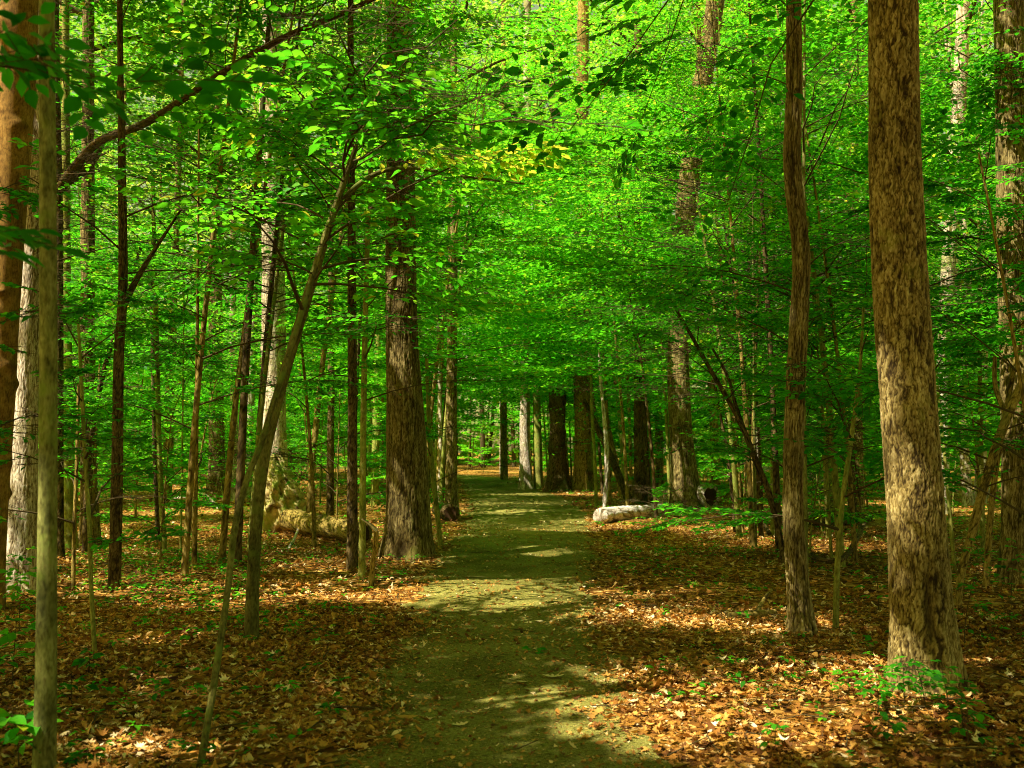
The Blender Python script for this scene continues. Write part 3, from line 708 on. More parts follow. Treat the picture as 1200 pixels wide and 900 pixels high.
for i, T in enumerate(TREES):
    l_ = T['l']
    if 'pale furrowed trunk in bright sun' in l_:
        for y, x in ((668, 22), (640, 24), (600, 24), (405, 31), (372, 34), (330, 36)): trunk_gap(i, x, y, .17)
    if 'above the uprooted' in l_:
        for y in (275, 310, 345, 400, 450, 490): trunk_gap(i, 314, y, .42)
        TP(335, 580, T['Y'] - .9, .55); TP(345, 605, T['Y'] - .9, .5); TP(322, 545, T['Y'] - .9, .4)
    if 'biggest dark-barked' in l_: TP(458, 365, T['Y'] - .2, .5); TP(452, 632, T['Y'] - .35, .55); TP(452, 600, T['Y'] - .3, .35)
    if 'white sunlit patch' in l_: trunk_gap(i, 616, 520, .7)
    if 'thin white sunlit' in l_: trunk_gap(i, 711, 575, .5)
    if 'thick rough-barked' in l_: trunk_gap(i, 1050, 560, .17); trunk_gap(i, 1052, 520, .13); trunk_gap(i, 1050, 500, .1)
    if 'its top sunlit' in l_:
        for y in (20, 60, 90, 130): trunk_gap(i, 682, y, .5)
    if 'far trunk between' in l_: trunk_gap(i, 886, 560, .7)
    if 'large grey-brown' in l_: trunk_gap(i, 797, 230, .4); trunk_gap(i, 800, 570, .4)
    if 'grey-green young' in l_: trunk_gap(i, 50, 625, .06); trunk_gap(i, 48, 870, .08)
    if 'showing in patches' in l_: trunk_gap(i, 1121, 110, .5); trunk_gap(i, 1110, 310, .4)

ICOL = 0
for i, T in enumerate(TREES):
    r = np.random.default_rng(100 + i)
    C, R, Y = from_px(T['p'], lean=T.get('lean', 0))
    base = np.array([C[0, 0], C[0, 1], C[0, 2]])
    seen_len = np.linalg.norm(np.diff(C, axis=0), axis=1).sum()
    H = T['H']
    if H:                                                   # carry the trunk on above the frame
        d = C[-1] - C[-2]; d[2] = max(d[2], 1e-3); d = d / np.linalg.norm(d); d = d * .5 + np.array([0, 0, .5])
        top = base[2] + H
        if top > C[-1, 2] + .5:
            n = 3; dz = (top - C[-1, 2]) / n; rr0 = R[-1]; c = C[-1].copy()
            for k in range(1, n + 1):
                c = c + d / d[2] * dz
                C = np.vstack([C, c]); R = np.r_[R, rr0 * (1 - .8 * k / n)]
        else: H = C[-1, 2] - base[2]
    du = float(np.clip(Y * .0009, .005, .03))
    extra = None
    if T.get('hole'):
        def extra(rr, bark, TH, SS):
            # rotten hollow low on the side that faces the camera (angle found from the frame: A = y x T)
            g = np.exp(-(((TH - 4.55) / .38) ** 2) - ((SS - .20) / .20) ** 2)
            return rr * (1 - .28 * g), bark * (1 - .95 * np.clip(g * 1.3, 0, 1))
    if T.get('knots'):
        def extra(rr, bark, TH, SS):
            g = np.exp(-(((TH - 4.6) / .16) ** 2) - ((SS - .62) / .22) ** 2)
            g2 = np.exp(-(((TH - 4.85) / .25) ** 2) - ((SS - 3.45) / .10) ** 2)
            return rr * (1 - .16 * g + .05 * g2), bark * (1 - .75 * np.clip(g * 1.4, 0, 1))
    V, f, bk = bark_tube(C, R, T['b'], du, seen_len + .3, T.get('fl', .35), int(r.integers(4, 7)), i + 1, extra=extra)
    t = thing(T['n'], base + np.array([0, 0, .06]), T['l'], 'sapling' if T['n'] == 'sapling' else 'dead stem' if T['n'] == 'dead_stem' else 'tree')
    base = np.array(t.location)
    link('trunk' if T['n'] != 'sapling' else 'stem', make_mesh('trunk', V - base, f, {'bark': bk}, [BARK[T['b']]], smooth=True), t)
    for key in ('limb', 'limb2'):
        if key in T:
            off = np.linspace(0, 4.5 if key + T['n'] == 'limbtree' and Y > 15 and Y < 17 else 0, len(T[key])) ** 1.0
            LC = np.array([at(x, y, Y - k_) for (x, y, w), k_ in zip(T[key], off)]); LR = np.array([w * .46 * (Y - k_) / F for (x, y, w), k_ in zip(T[key], off)])
            LC[:, 1] += np.sin(np.linspace(0, 2.2, len(LC))) * .3
            V, f, bk = bark_tube(LC, LR, T['b'], max(du, .008), None, 0, 5, i + 50)
            link('limb', make_mesh('limb', V - base, f, {'bark': bk}, [BARK[T['b']]], smooth=True), t)
    cr = T.get('crown')
    if not cr: continue
    kind, Rc = cr
    me = None
    if kind == 'tall':
        far = Y > 24
        me = tall_crown(base, C, H, H * .32 if far else H * .52, Rc, r, int((90 if far else 420 if Y < 13.5 else 150) * (Rc / 4) ** 2), SPR_BIG if far else SPR_ROUGH, tone=.5)
    elif kind == 'sap':
        Hh = C[-1, 2] - base[2]
        me = sapling_crown(base, C, r, Rc, .30 if Hh < 5 else .38, 8 if Hh < 4 else 13, 4, SPR_FINE if Y < 24 else SPR_MID, 2 if Y < 20 else 1, .38 if Y < 14 else .48, twigs=Y < 22)
    elif kind == 'fore':
        me = sapling_crown(base, C, r, Rc, .62, 16 if Rc > 1.5 else 8, 5, SPR_NEAR, 2, .60, twigs=True)
    if me: link('crown', me, t)
    if T.get('limb') and kind == 'fore':
        fl_ = [[(404, 210, Y), (450, 150, 7.2), (520, 120, 5.6), (575, 110, 5.0)], [(404, 210, Y), (430, 110, 7.), (480, 50, 5.6), (540, 20, 5.)], [(410, 190, Y), (500, 150, 7.), (590, 140, 5.8), (650, 150, 5.3)], [(404, 210, Y), (420, 90, 6.5), (400, 20, 5.2), (390, -10, 4.8)]]
        pos = []; yaw = []; pl = []; rd = []
        for limb in fl_:
            q, _ = catmull(np.array([at(*v_) for v_ in limb]), 9); q[1:-1] += r.normal(0, .04, (7, 3)); pl.append(q); rd.append(np.linspace(.012, .003, 9))
            d = q[-1] - q[0]; yw = math.atan2(d[1], d[0])
            for k in range(11):
                tt2 = .35 + .65 * k / 10; pos.append([np.interp(tt2, np.linspace(0, 1, 9), q[:, a_]) for a_ in range(3)]); yaw.append(yw + (1 if k % 2 else -1) * r.uniform(.5, 1.2))
        n = len(pos)
        SP = place_sprays(SPR_NEAR, np.array(pos), np.array(yaw), r.normal(0, .15, n), r.normal(0, .25, n), r.uniform(.45, .75, n), r, np.full(n, .5) + r.normal(0, .08, n), leafscale=1.05, want_seg=True)
        me = crown_mesh('crown', base, SP[:5], np.array(pl), np.array(rd), 2, LEAF, SP[5])
        if me: link('leafy_limb', me, t)
    if T.get('limb') and kind == 'fore':                    # sprays along the forward limb, sunlit yellow put into their leaf tone
        LC = np.array([at(x, y, Y) for x, y, w in T['limb']]); q, _ = catmull(LC, 9); q[:, 1] -= np.linspace(0, .5, 9)
        n = 15; tt2 = np.linspace(.3, 1, n); pos = np.stack([np.interp(tt2, np.linspace(0, 1, 9), q[:, a_]) for a_ in range(3)], 1)
        yaw = np.where(np.arange(n) % 2, .7, -.7) + r.normal(0, .3, n)
        SP = place_sprays(SPR_NEAR, pos, yaw, r.normal(-.05, .12, n), r.normal(0, .25, n), r.uniform(.35, .6, n), r, np.full(n, .95), leafscale=1.1, want_seg=True)
        me = crown_mesh('crown', base, SP[:5], None, None, 2, LEAF, SP[5])
        if me: link('leaf_spray', me, t)

# ------------------------------------------------------------------ foliage trees: near ones, one by one
NEAR = [
 # x px, y px of the crown centre, depth, crown radius, tone, label, stem height
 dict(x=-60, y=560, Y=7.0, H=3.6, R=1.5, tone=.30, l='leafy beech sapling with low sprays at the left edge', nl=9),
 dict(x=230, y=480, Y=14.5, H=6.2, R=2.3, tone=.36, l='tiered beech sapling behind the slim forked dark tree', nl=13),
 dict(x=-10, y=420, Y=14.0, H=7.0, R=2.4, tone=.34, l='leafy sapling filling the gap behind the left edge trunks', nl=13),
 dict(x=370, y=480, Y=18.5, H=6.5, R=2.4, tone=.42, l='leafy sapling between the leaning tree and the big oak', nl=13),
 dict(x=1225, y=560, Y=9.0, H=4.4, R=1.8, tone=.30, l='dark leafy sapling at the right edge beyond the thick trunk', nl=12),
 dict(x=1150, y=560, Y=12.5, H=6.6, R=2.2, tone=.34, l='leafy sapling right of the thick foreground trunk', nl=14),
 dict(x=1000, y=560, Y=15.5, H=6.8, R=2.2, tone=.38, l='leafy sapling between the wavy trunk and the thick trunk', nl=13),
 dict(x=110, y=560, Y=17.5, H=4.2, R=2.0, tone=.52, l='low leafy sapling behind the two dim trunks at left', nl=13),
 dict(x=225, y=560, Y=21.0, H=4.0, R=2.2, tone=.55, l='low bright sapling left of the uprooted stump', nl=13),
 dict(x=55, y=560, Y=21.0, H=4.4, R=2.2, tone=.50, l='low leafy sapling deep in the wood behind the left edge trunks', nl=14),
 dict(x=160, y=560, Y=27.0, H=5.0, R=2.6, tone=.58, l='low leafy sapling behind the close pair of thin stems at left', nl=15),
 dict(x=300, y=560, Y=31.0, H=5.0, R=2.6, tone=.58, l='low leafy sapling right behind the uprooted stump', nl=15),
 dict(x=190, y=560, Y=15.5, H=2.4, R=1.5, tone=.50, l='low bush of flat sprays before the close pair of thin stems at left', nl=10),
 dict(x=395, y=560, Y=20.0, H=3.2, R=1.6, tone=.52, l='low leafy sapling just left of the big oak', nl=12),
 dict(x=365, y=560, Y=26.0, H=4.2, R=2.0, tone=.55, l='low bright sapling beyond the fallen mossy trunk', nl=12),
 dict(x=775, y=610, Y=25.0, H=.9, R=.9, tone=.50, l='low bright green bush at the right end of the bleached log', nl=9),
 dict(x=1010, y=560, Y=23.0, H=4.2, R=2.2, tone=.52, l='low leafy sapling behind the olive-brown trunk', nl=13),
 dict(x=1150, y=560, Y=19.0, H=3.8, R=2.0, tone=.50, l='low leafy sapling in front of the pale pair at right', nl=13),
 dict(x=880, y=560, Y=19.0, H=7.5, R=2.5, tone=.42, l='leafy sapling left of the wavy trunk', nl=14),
]
for k, q in enumerate(NEAR):
    r = np.random.default_rng(300 + k)
    b = at(q['x'], 560, q['Y']); b[2] = terrain(b[0], b[1])
    n = 6; tt_ = np.linspace(0, 1, n)
    lean = r.normal(0, .12, 2) * q['H']
    stem = np.c_[b[0] + lean[0] * tt_ ** 1.5, b[1] + lean[1] * tt_ ** 1.5, b[2] - .05 + q['H'] * tt_]
    V, f, bk = bark_tube(stem, .035 * (1 - .8 * tt_) * q['H'] / 6 + .004, 'brown', .012, None, .1, 4, k)
    t = thing('beech_sapling', b, q['l'], 'sapling')
    link('stem', make_mesh('stem', V - b, f, {'bark': bk}, [BARK['brown']], smooth=True), t)
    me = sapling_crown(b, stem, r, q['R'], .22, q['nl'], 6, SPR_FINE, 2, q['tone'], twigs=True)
    if me: link('crown', me, t)

# branches that hang into the top of the picture from trees beside the camera: each is the low limb of a tree
def hanging_tree(name, label, base_xy, pts, tone, H=9., rad=.07, n_extra=3, seed=0, scale=.55, bark='grey'):
    r = np.random.default_rng(900 + seed)
    b = np.array([base_xy[0], base_xy[1], float(terrain(*base_xy))])
    tt_ = np.linspace(0, 1, 5)
    stem = np.c_[b[0] + 0 * tt_, b[1] + 0 * tt_, b[2] - .05 + H * tt_]
    t = thing(name, b, label, 'tree')
    V, f, bk = bark_tube(stem, rad * (1 - .7 * tt_), bark, .02, None, .15, 5, seed)
    link('trunk', make_mesh('trunk', V - b, f, {'bark': bk}, [BARK[bark]], smooth=True), t)
    pos = []; yaw = []; sc = []; pl = []; rd = []
    for limb in pts:
        q, _ = catmull(np.array(limb), 8)
        pl.append(q); q[1:-1] += r.normal(0, .05, (6, 3)); rd.append(np.linspace(.015, .003, 8))
        d = q[-1] - q[0]; yw = math.atan2(d[1], d[0])
        for k in range(9):
            tt2 = .45 + .55 * k / 8
            p = np.array([np.interp(tt2, np.linspace(0, 1, 8), q[:, a]) for a in range(3)])
            pos.append(p); s_ = 0 if k == 8 else (1 if k % 2 else -1)
            yaw.append(yw + s_ * r.uniform(.5, 1.)); sc.append(scale * r.uniform(.7, 1.2))
    n = len(pos)
    P, A, N, Ln, tn, sg = place_sprays(SPR_NEAR, np.array(pos), np.array(yaw), r.normal(-.05, .2, n), r.normal(0, .3, n), np.array(sc), r, tone + r.normal(0, .05, n), want_seg=True, leafscale=1.1)
    me = crown_mesh('crown', b, (P, A, N, Ln, tn), np.array(pl), np.array(rd), 2, LEAF, sg)
    if me: link('crown', me, t)
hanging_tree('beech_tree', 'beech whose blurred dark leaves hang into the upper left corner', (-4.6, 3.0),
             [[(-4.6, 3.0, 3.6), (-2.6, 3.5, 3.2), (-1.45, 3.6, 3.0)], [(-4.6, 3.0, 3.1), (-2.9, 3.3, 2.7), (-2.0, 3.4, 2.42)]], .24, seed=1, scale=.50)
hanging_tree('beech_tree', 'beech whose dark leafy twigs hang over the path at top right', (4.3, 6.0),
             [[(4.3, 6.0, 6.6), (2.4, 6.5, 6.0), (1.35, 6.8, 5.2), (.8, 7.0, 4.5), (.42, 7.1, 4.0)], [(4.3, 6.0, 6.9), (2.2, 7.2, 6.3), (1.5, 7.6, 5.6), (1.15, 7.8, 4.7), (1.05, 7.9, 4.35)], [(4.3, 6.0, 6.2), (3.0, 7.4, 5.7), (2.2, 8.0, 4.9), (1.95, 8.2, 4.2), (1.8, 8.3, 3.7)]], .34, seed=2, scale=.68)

# ------------------------------------------------------------------ understory and far trees that nothing tells apart
le0 = lambda y: path_edges(y)
placed = []
def scatter(n, ymin, ymax, mind, r, pathgap, spread=1.15, power=1.0):
    out = []; tries = 0
    while len(out) < n and tries < 20000:
        tries += 1
        y = ymin + (ymax - ymin) * r.random() ** power
        x = r.uniform(-1, 1) * (.53 * y * spread + 2)
        a, b = path_edges(y)
        if a - pathgap < x < b + pathgap: continue
        q = project(np.array([[x, y, 1.]]))[0][0]
        if y < 33 and (688 < q < 860 or 585 < q < 690 or 440 < q < 545 or 285 < q < 432 or 1040 < q < 1110): continue
        if y < 31 and 60 < q < 440 and r.random() < .8: continue
        if any((x - p[0]) ** 2 + (y - p[1]) ** 2 < (mind * (.6 + .4 * (y / 30))) ** 2 for p in placed): continue
        placed.append((x, y)); out.append((x, y))
    return out
r = np.random.default_rng(21)
for k, (x, y) in enumerate(scatter(215, 13.5, 80, 1.25, r, .9, 1.1, 1.2)):
    b = np.array([x, y, float(terrain(x, y))])
    H = r.uniform(5.5, 13.); R = r.uniform(2.0, 3.4)
    n = 6; tt_ = np.linspace(0, 1, n); lean = r.normal(0, .07, 2) * H
    stem = np.c_[b[0] + lean[0] * tt_ ** 1.4, b[1] + lean[1] * tt_ ** 1.4, b[2] - .05 + H * tt_]
    kind = ['brown', 'green', 'grey', 'green', 'dark'][k % 5]
    V, f, bk = bark_tube(stem, (.012 + .0040 * H) * (1 - .85 * tt_) * r.uniform(.45, 1.0), kind, .03, None, .55, 4, k)
    t = thing('understory_tree', b, 'slim understory tree with tiers of small bright green leaves in the middle of the wood', 'tree', 'understory trees in the middle and far wood')
    link('trunk', make_mesh('trunk', V - b, f, {'bark': bk}, [BARK[kind]], smooth=True), t)
    near = y < 24
    me = sapling_crown(b, stem, r, R, r.uniform(1.6, 3.0) / H, int(10 + H * 1.3), 6, SPR_FINE if near else SPR_MID if y < 42 else SPR_FAR, 2 if y < 20 else 1, r.uniform(.26, .72), twigs=near, limb_r=.016, leafscale=1.)
    if me: link('crown', me, t)

r = np.random.default_rng(22)
rb = np.random.default_rng(77)
for k in range(44):
    sd = 1 if k % 2 else -1
    for tries in range(60):
        y = 15.5 + 42 * (k / 44) ** 1.2 + rb.uniform(-1.2, 1.2) ; y = max(y, 14.5)
        a, e = path_edges(y); x = (a - rb.uniform(.8, 3.6)) if sd < 0 else (e + rb.uniform(.8, 3.8))
        q = project(np.array([[x, y, 1.]]))[0][0]
        if not ((688 < q < 860 or 438 < q < 512 or 522 < q < 536 or 300 < q < 425 or 400 < q < 438 or 1020 < q < 1110 or 918 < q < 948) and y < 34): break
    b = np.array([x, y, float(terrain(x, y))]); H = rb.uniform(9.5, 16); R = rb.uniform(3.0, 4.8)
    tt_ = np.linspace(0, 1, 6); lean = np.array([-sd * rb.uniform(.02, .14), rb.normal(0, .05)]) * H
    stem = np.c_[b[0] + lean[0] * tt_ ** 1.4, b[1] + lean[1] * tt_ ** 1.4, b[2] - .05 + H * tt_]
    kind = ['dark', 'green', 'brown'][k % 3]
    V, f, bk = bark_tube(stem, (.016 + .0038 * H) * (1 - .85 * tt_), kind, .03, None, .55, 4, k)
    t = thing('understory_tree', b, 'slim understory tree beside the path spreading its leaf tiers over it', 'tree', 'understory trees lining the path')
    link('trunk', make_mesh('trunk', V - b, f, {'bark': bk}, [BARK[kind]], smooth=True), t)
    me = sapling_crown(b, stem, rb, R, rb.uniform(3.2, 4.6) / H, int(12 + H * 1.3), 6, SPR_FINE if y < 24 else SPR_MID if y < 42 else SPR_FAR, 2 if y < 20 else 1, rb.uniform(.45, .68), twigs=y < 24, limb_r=.016, up=.25)
    if me: link('crown', me, t)
rs = np.random.default_rng(91); keep_placed = placed; placed = []
for k, (x, y) in enumerate(scatter(200, 15, 74, 1.05, rs, 1.3, 1.1, .9)):
    b = np.array([x, y, float(terrain(x, y))]); H = rs.uniform(1.3, 3.4); R = rs.uniform(.8, 1.6)
    tt_ = np.linspace(0, 1, 5); lean = rs.normal(0, .12, 2) * H
    stem = np.c_[b[0] + lean[0] * tt_ ** 1.4, b[1] + lean[1] * tt_ ** 1.4, b[2] - .03 + H * tt_]
    V, f, bk = bark_tube(stem, .016 * (1 - .8 * tt_) + .003, 'green', .02, None, .1, 4, k)
    t = thing('shrub', b, 'low leafy shrub no taller than a person in the middle of the wood', 'shrub', 'low shrubs in the middle of the wood')
    link('stem', make_mesh('stem', V - b, f, {'bark': bk}, [BARK['green']], smooth=True), t)
    me = sapling_crown(b, stem, rs, R, .2, 10, 4, SPR_FINE if y < 24 else SPR_MID if y < 42 else SPR_FAR, 2 if y < 20 else 1, rs.uniform(.45, .72), twigs=y < 24, limb_r=.008)
    if me: link('crown', me, t)
placed = keep_placed
placed2 = placed; placed = [p for p in placed if 0]
for k, (x, y) in enumerate(scatter(46, 30, 88, 3.6, r, 1.6)):
    b = np.array([x, y, float(terrain(x, y))])
    H = r.uniform(20, 28); R = r.uniform(3.5, 5.)
    tt_ = np.linspace(0, 1, 6); lean = r.normal(0, .02, 2) * H
    stem = np.c_[b[0] + lean[0] * tt_, b[1] + lean[1] * tt_, b[2] - .1 + H * tt_]
    kind = ['oak', 'brown', 'pale', 'brown', 'green'][k % 5]
    V, f, bk = bark_tube(stem, r.uniform(.11, .22) * (1 - .75 * tt_), kind, .04, None, .3, 5, k)
    t = thing('forest_tree', b, 'tall straight tree half hidden by leaves in the far wood', 'tree', 'tall trees in the far wood')
    link('trunk', make_mesh('trunk', V - b, f, {'bark': bk}, [BARK[kind]], smooth=True), t)
    me = tall_crown(b, stem, H, H * .34, R, r, 120, SPR_BIG, tone=r.uniform(.3, .8))
    if me: link('crown', me, t)

# unseen trees added beside and behind the camera so their crowns shade the path
SHADE = [(-6.4, 6.6), (-1.6, .9), (-8.5, 9.5), (-3.2, -1.2), (-7, -2), (-3.5, -5), (-12, 2), (-10, -8), (-5.0, .3), (3.5, -2), (-15, 7), (-17, -3), (-11, 13), (6.5, 3.0), (-1, -11), (7, -7), (-25, 8), (12, 10), (2.5, -9)]
for k, (x, y) in enumerate(SHADE):
    r = np.random.default_rng(500 + k)
    b = np.array([x, y, float(terrain(x, y))]); H = r.uniform(16, 22); R = r.uniform(4.2, 5.4)
    tt_ = np.linspace(0, 1, 6)
    stem = np.c_[b[0] + 0 * tt_, b[1] + 0 * tt_, b[2] - .1 + H * tt_]
    V, f, bk = bark_tube(stem, r.uniform(.15, .25) * (1 - .75 * tt_), 'oak', .05, None, .3, 5, k)
    t = thing('forest_tree', b, 'tall unseen forest tree added beside or behind the viewer, its crown shading the path', 'tree', 'added shade trees beside and behind the viewer')
    link('trunk', make_mesh('trunk', V - b, f, {'bark': bk}, [BARK['oak']], smooth=True), t)
    me = tall_crown(b, stem, H, H * .45, R, r, 620, SPR_ROUGH, tone=.5)
    if me: link('crown', me, t)

# far wood: one mass of leaves and stems
r = np.random.default_rng(33)
n = 17000
y = r.uniform(82, 125, n); x = r.uniform(-1, 1, n) * (y * .58 + 4); z = terrain(x, np.minimum(y, 90)) + 58 * r.random(n) ** 1.15
pos = np.c_[x, y, z]
P, A, N, Ln, tn, _ = place_sprays(SPR_ROUGH, pos, r.uniform(0, 6.28, n), r.normal(0, .3, n), r.normal(0, .3, n), r.uniform(1.2, 2.4, n), r, .6 + r.normal(0, .15, n), leafscale=1.9)
k = rng.random(len(P)) < .8
V, f, tone = leaf_mesh(P[k], A[k], N[k], Ln[k], tn[k], 1, .7)
m = 160
yy = r.uniform(80, 120, m); xx = r.uniform(-1, 1, m) * yy * .58
zz = terrain(xx, np.minimum(yy, 90)); hh = r.uniform(14, 24, m)
pl = np.stack([np.c_[xx, yy, zz - .3], np.c_[xx + r.normal(0, .4, m), yy, zz + hh * .5], np.c_[xx + r.normal(0, .8, m), yy, zz + hh]], 1)
rr = r.uniform(.08, .26, m)[:, None] * np.array([1., .8, .3])
v2, q2 = simple_tubes(pl, rr, 6)
me = make_mesh('far_wood', np.vstack([V, v2]), f + [q2 + len(V)], {'tone': np.r_[tone, np.full(len(v2), .5)]}, [CANOPY, TWIG], np.r_[np.zeros(sum(len(a) for a in f), int), np.ones(len(q2), int)])
o = link('far_wood', me); o['kind'] = 'stuff'; tag(o, 'far wood of sunlit leaves and thin trunks beyond the path', 'woodland')

# ------------------------------------------------------------------ leaf litter
OAK = np.array([(0, 0), (.16, .07), (.26, .20), (.34, .09), (.46, .30), (.56, .11), (.70, .27), (.78, .10), (.92, .12), (1, 0)])
ELL = np.array([(0, 0), (.15, .13), (.35, .24), (.6, .22), (.82, .11), (1, 0)])
MAP = np.array([(0, 0), (.10, .05), (.05, .28), (.28, .22), (.32, .50), (.52, .26), (.66, .34), (.72, .14), (1, 0)])
def outline(half):
    return np.vstack([half, half[-2:0:-1] * np.array([1, -1])])
def litter_leaves(P, r, size, tone, lift=.5):
    Vs = []; Fs = []; Ts = []; off = 0
    which = r.integers(0, 3, len(P))
    for k, half in enumerate((OAK, ELL, MAP)):
        m_ = which == k; n = m_.sum()
        if n == 0: continue
        O = outline(half); no = len(O); O = np.vstack([O, [.5, 0]])
        sz = size[m_]; yaw = r.uniform(0, 6.28, n); curl = r.uniform(-.9, 1.5, n); fold = r.normal(.25, .5, n)
        lx = (O[:, 0] - .5)[None]; ly = O[:, 1][None] * r.uniform(.8, 1.25, n)[:, None]
        z = curl[:, None] * lx ** 2 + fold[:, None] * np.abs(ly) + r.normal(0, .03, (n, no + 1))
        p = np.stack([lx.repeat(n, 0), ly, z], -1) * sz[:, None, None]
        ti = r.normal(0, .30 * lift + .08, (n, 2))
        z2 = p[..., 2] + p[..., 0] * ti[:, :1] + p[..., 1] * ti[:, 1:]
        c, s = np.cos(yaw)[:, None], np.sin(yaw)[:, None]
        V = np.stack([p[..., 0] * c - p[..., 1] * s, p[..., 0] * s + p[..., 1] * c, z2], -1)
        low = V[..., 2].min(1) * .55
        V[..., 2] -= low[:, None]
        V += P[m_][:, None]
        i = np.arange(n)[:, None] * (no + 1); a = np.arange(no)
        tri = np.stack([np.broadcast_to(i + no, (n, no)), i + a, i + (a + 1) % no], -1).reshape(-1, 3)
        Vs.append(V.reshape(-1, 3)); Fs.append(tri + off); Ts.append(np.repeat(tone[m_], no + 1)); off += n * (no + 1)
    return np.vstack(Vs), [np.concatenate(Fs)], np.concatenate(Ts)
r = np.random.default_rng(44)
def field(n, y0, y1, pw):
    u = r.random(n); y = (y0 ** pw + u * (y1 ** pw - y0 ** pw)) ** (1 / pw)
    x = r.uniform(-1, 1, n) * (.54 * y + .8)
    return x, y
xs, ys = zip(*[field(78000, 3.6, 11, 2.0), field(68000, 11, 24, 2.0), field(30000, 24, 52, 1.6)])
x = np.concatenate(xs); y = np.concatenate(ys)
a, b = path_edges(y)
a = a + wob(y, 1); b = b + wob(y, 4)
inside = np.minimum(x - a, b - x)                            # >0 on the path
pk = np.where(inside < -.25, 1., np.where(inside < .45, np.exp(-(np.maximum(inside, -.25) + .25) / .38), .10)) 
pk = np.maximum(pk, .07)
clump = .75 + .4 * np.sin(x * 2.1 + 1.1 * np.sin(y * 1.3)) * np.sin(y * 1.9 + x)
k = r.random(len(x)) < pk * np.clip(clump, .35, 1)
x, y = x[k], y[k]; ins = inside[k]
size = (.026 + .056 * r.random(len(x)) ** 1.8) * np.where(y > 24, 1.7, np.where(y > 11, 1.2, 1.))
size = np.where(ins > .1, size * .75, size)
z = terrain(x, y) + np.where(ins > 0, .018, .012 + .03 * r.random(len(x)))
tone = np.clip(r.beta(1.25, 1.75, len(x)) + .12 * np.sin(x * .9) * np.sin(y * .8), 0, 1)
tone = np.where(r.random(len(x)) < .03, 1., tone)
cx, cy = zip(*[field(20000, 3.8, 10, 2.0), field(20000, 10, 26, 1.8)])
cx = np.concatenate(cx); cy = np.concatenate(cy); a, b = path_edges(cy); ins = np.minimum(cx - a, b - cx)
kk = (ins > -.3) & (r.random(len(cx)) < .45 + .5 * np.exp(-np.maximum(ins, 0) / .3)); cx, cy = cx[kk], cy[kk]
x = np.r_[x, cx]; y = np.r_[y, cy]; z = np.r_[z, terrain(cx, cy) + .02]
size = np.r_[size, (.012 + .030 * r.random(len(cx)) ** 2) * np.where(cy > 10, 1.5, 1.)]; tone = np.r_[tone, np.clip(r.beta(1.3, 1.6, len(cx)), 0, 1)]
V, f, tn = litter_leaves(np.c_[x, y, z], r, size, tone)
m_ = 900; tx, ty = field(m_, 4.2, 18, 1.5); a, b = path_edges(ty); kk = (np.minimum(tx - a, b - tx) < -.1) | (r.random(m_) < .12); tx, ty = tx[kk], ty[kk]; m_ = len(tx)
ln = r.uniform(.06, .45, m_); yw = r.uniform(0, 6.28, m_); s3 = np.array([-.5, 0, .5])
tp = np.stack([tx[:, None] + np.cos(yw)[:, None] * ln[:, None] * s3 + r.normal(0, .012, (m_, 3)), ty[:, None] + np.sin(yw)[:, None] * ln[:, None] * s3 + r.normal(0, .012, (m_, 3)), (terrain(tx, ty) + .045)[:, None] + r.normal(0, .012, (m_, 3))], -1)
v2, q2 = simple_tubes(tp, np.clip(ln, .1, .5)[:, None] * np.array([.014, .012, .007]), 5)
o = link('leaf_litter', make_mesh('leaf_litter', np.vstack([V, v2]), f + [q2 + len(V)], {'tone': np.r_[tn, np.full(len(v2), .5)]}, [LITTER, TWIG], np.r_[np.zeros(sum(len(a_) for a_ in f), int), np.ones(len(q2), int)])); o['kind'] = 'stuff'
tag(o, 'brown dead leaves carpeting the forest floor and edges of the path', 'leaf litter')

# single large leaves that lie on the path
for k, (px, py, sz, l_) in enumerate([(648, 797, .17, 'large pale lobed oak leaf lying alone on the path'), (612, 803, .09, 'small tan leaf left of the large oak leaf on the path'),
                                     (512, 745, .09, 'curled tan leaf on the left side of the path'), (477, 846, .15, 'long brown leaf on the lower left of the path'),
                                     (538, 854, .12, 'brown leaf at the lower centre of the path'), (632, 731, .10, 'orange leaf in the middle of the path')]):
    g = ground(px, py) + np.array([0, 0, .022]); rr_ = np.random.default_rng(60 + k)
    half = OAK if k in (0, 4) else ELL
    O = outline(half); no = len(O); O = np.vstack([O, [.5, 0]])
    V = np.c_[(O[:, 0] - .5), O[:, 1] * 1.15, .5 * (O[:, 0] - .5) ** 2 + .25 * np.abs(O[:, 1])] * sz
    a_ = np.arange(no); tri = np.stack([np.full(no, no), a_, (a_ + 1) % no], 1)
    o = link('fallen_leaf', make_mesh('fallen_leaf', V, [tri], {'tone': np.full(no + 1, .95 if k != 3 else .6)}, [LITTER]), None, g.tolist())
    o.rotation_euler = (0, 0, float(rr_.uniform(-.4, .4)))
    tag(o, l_, 'fallen leaf')

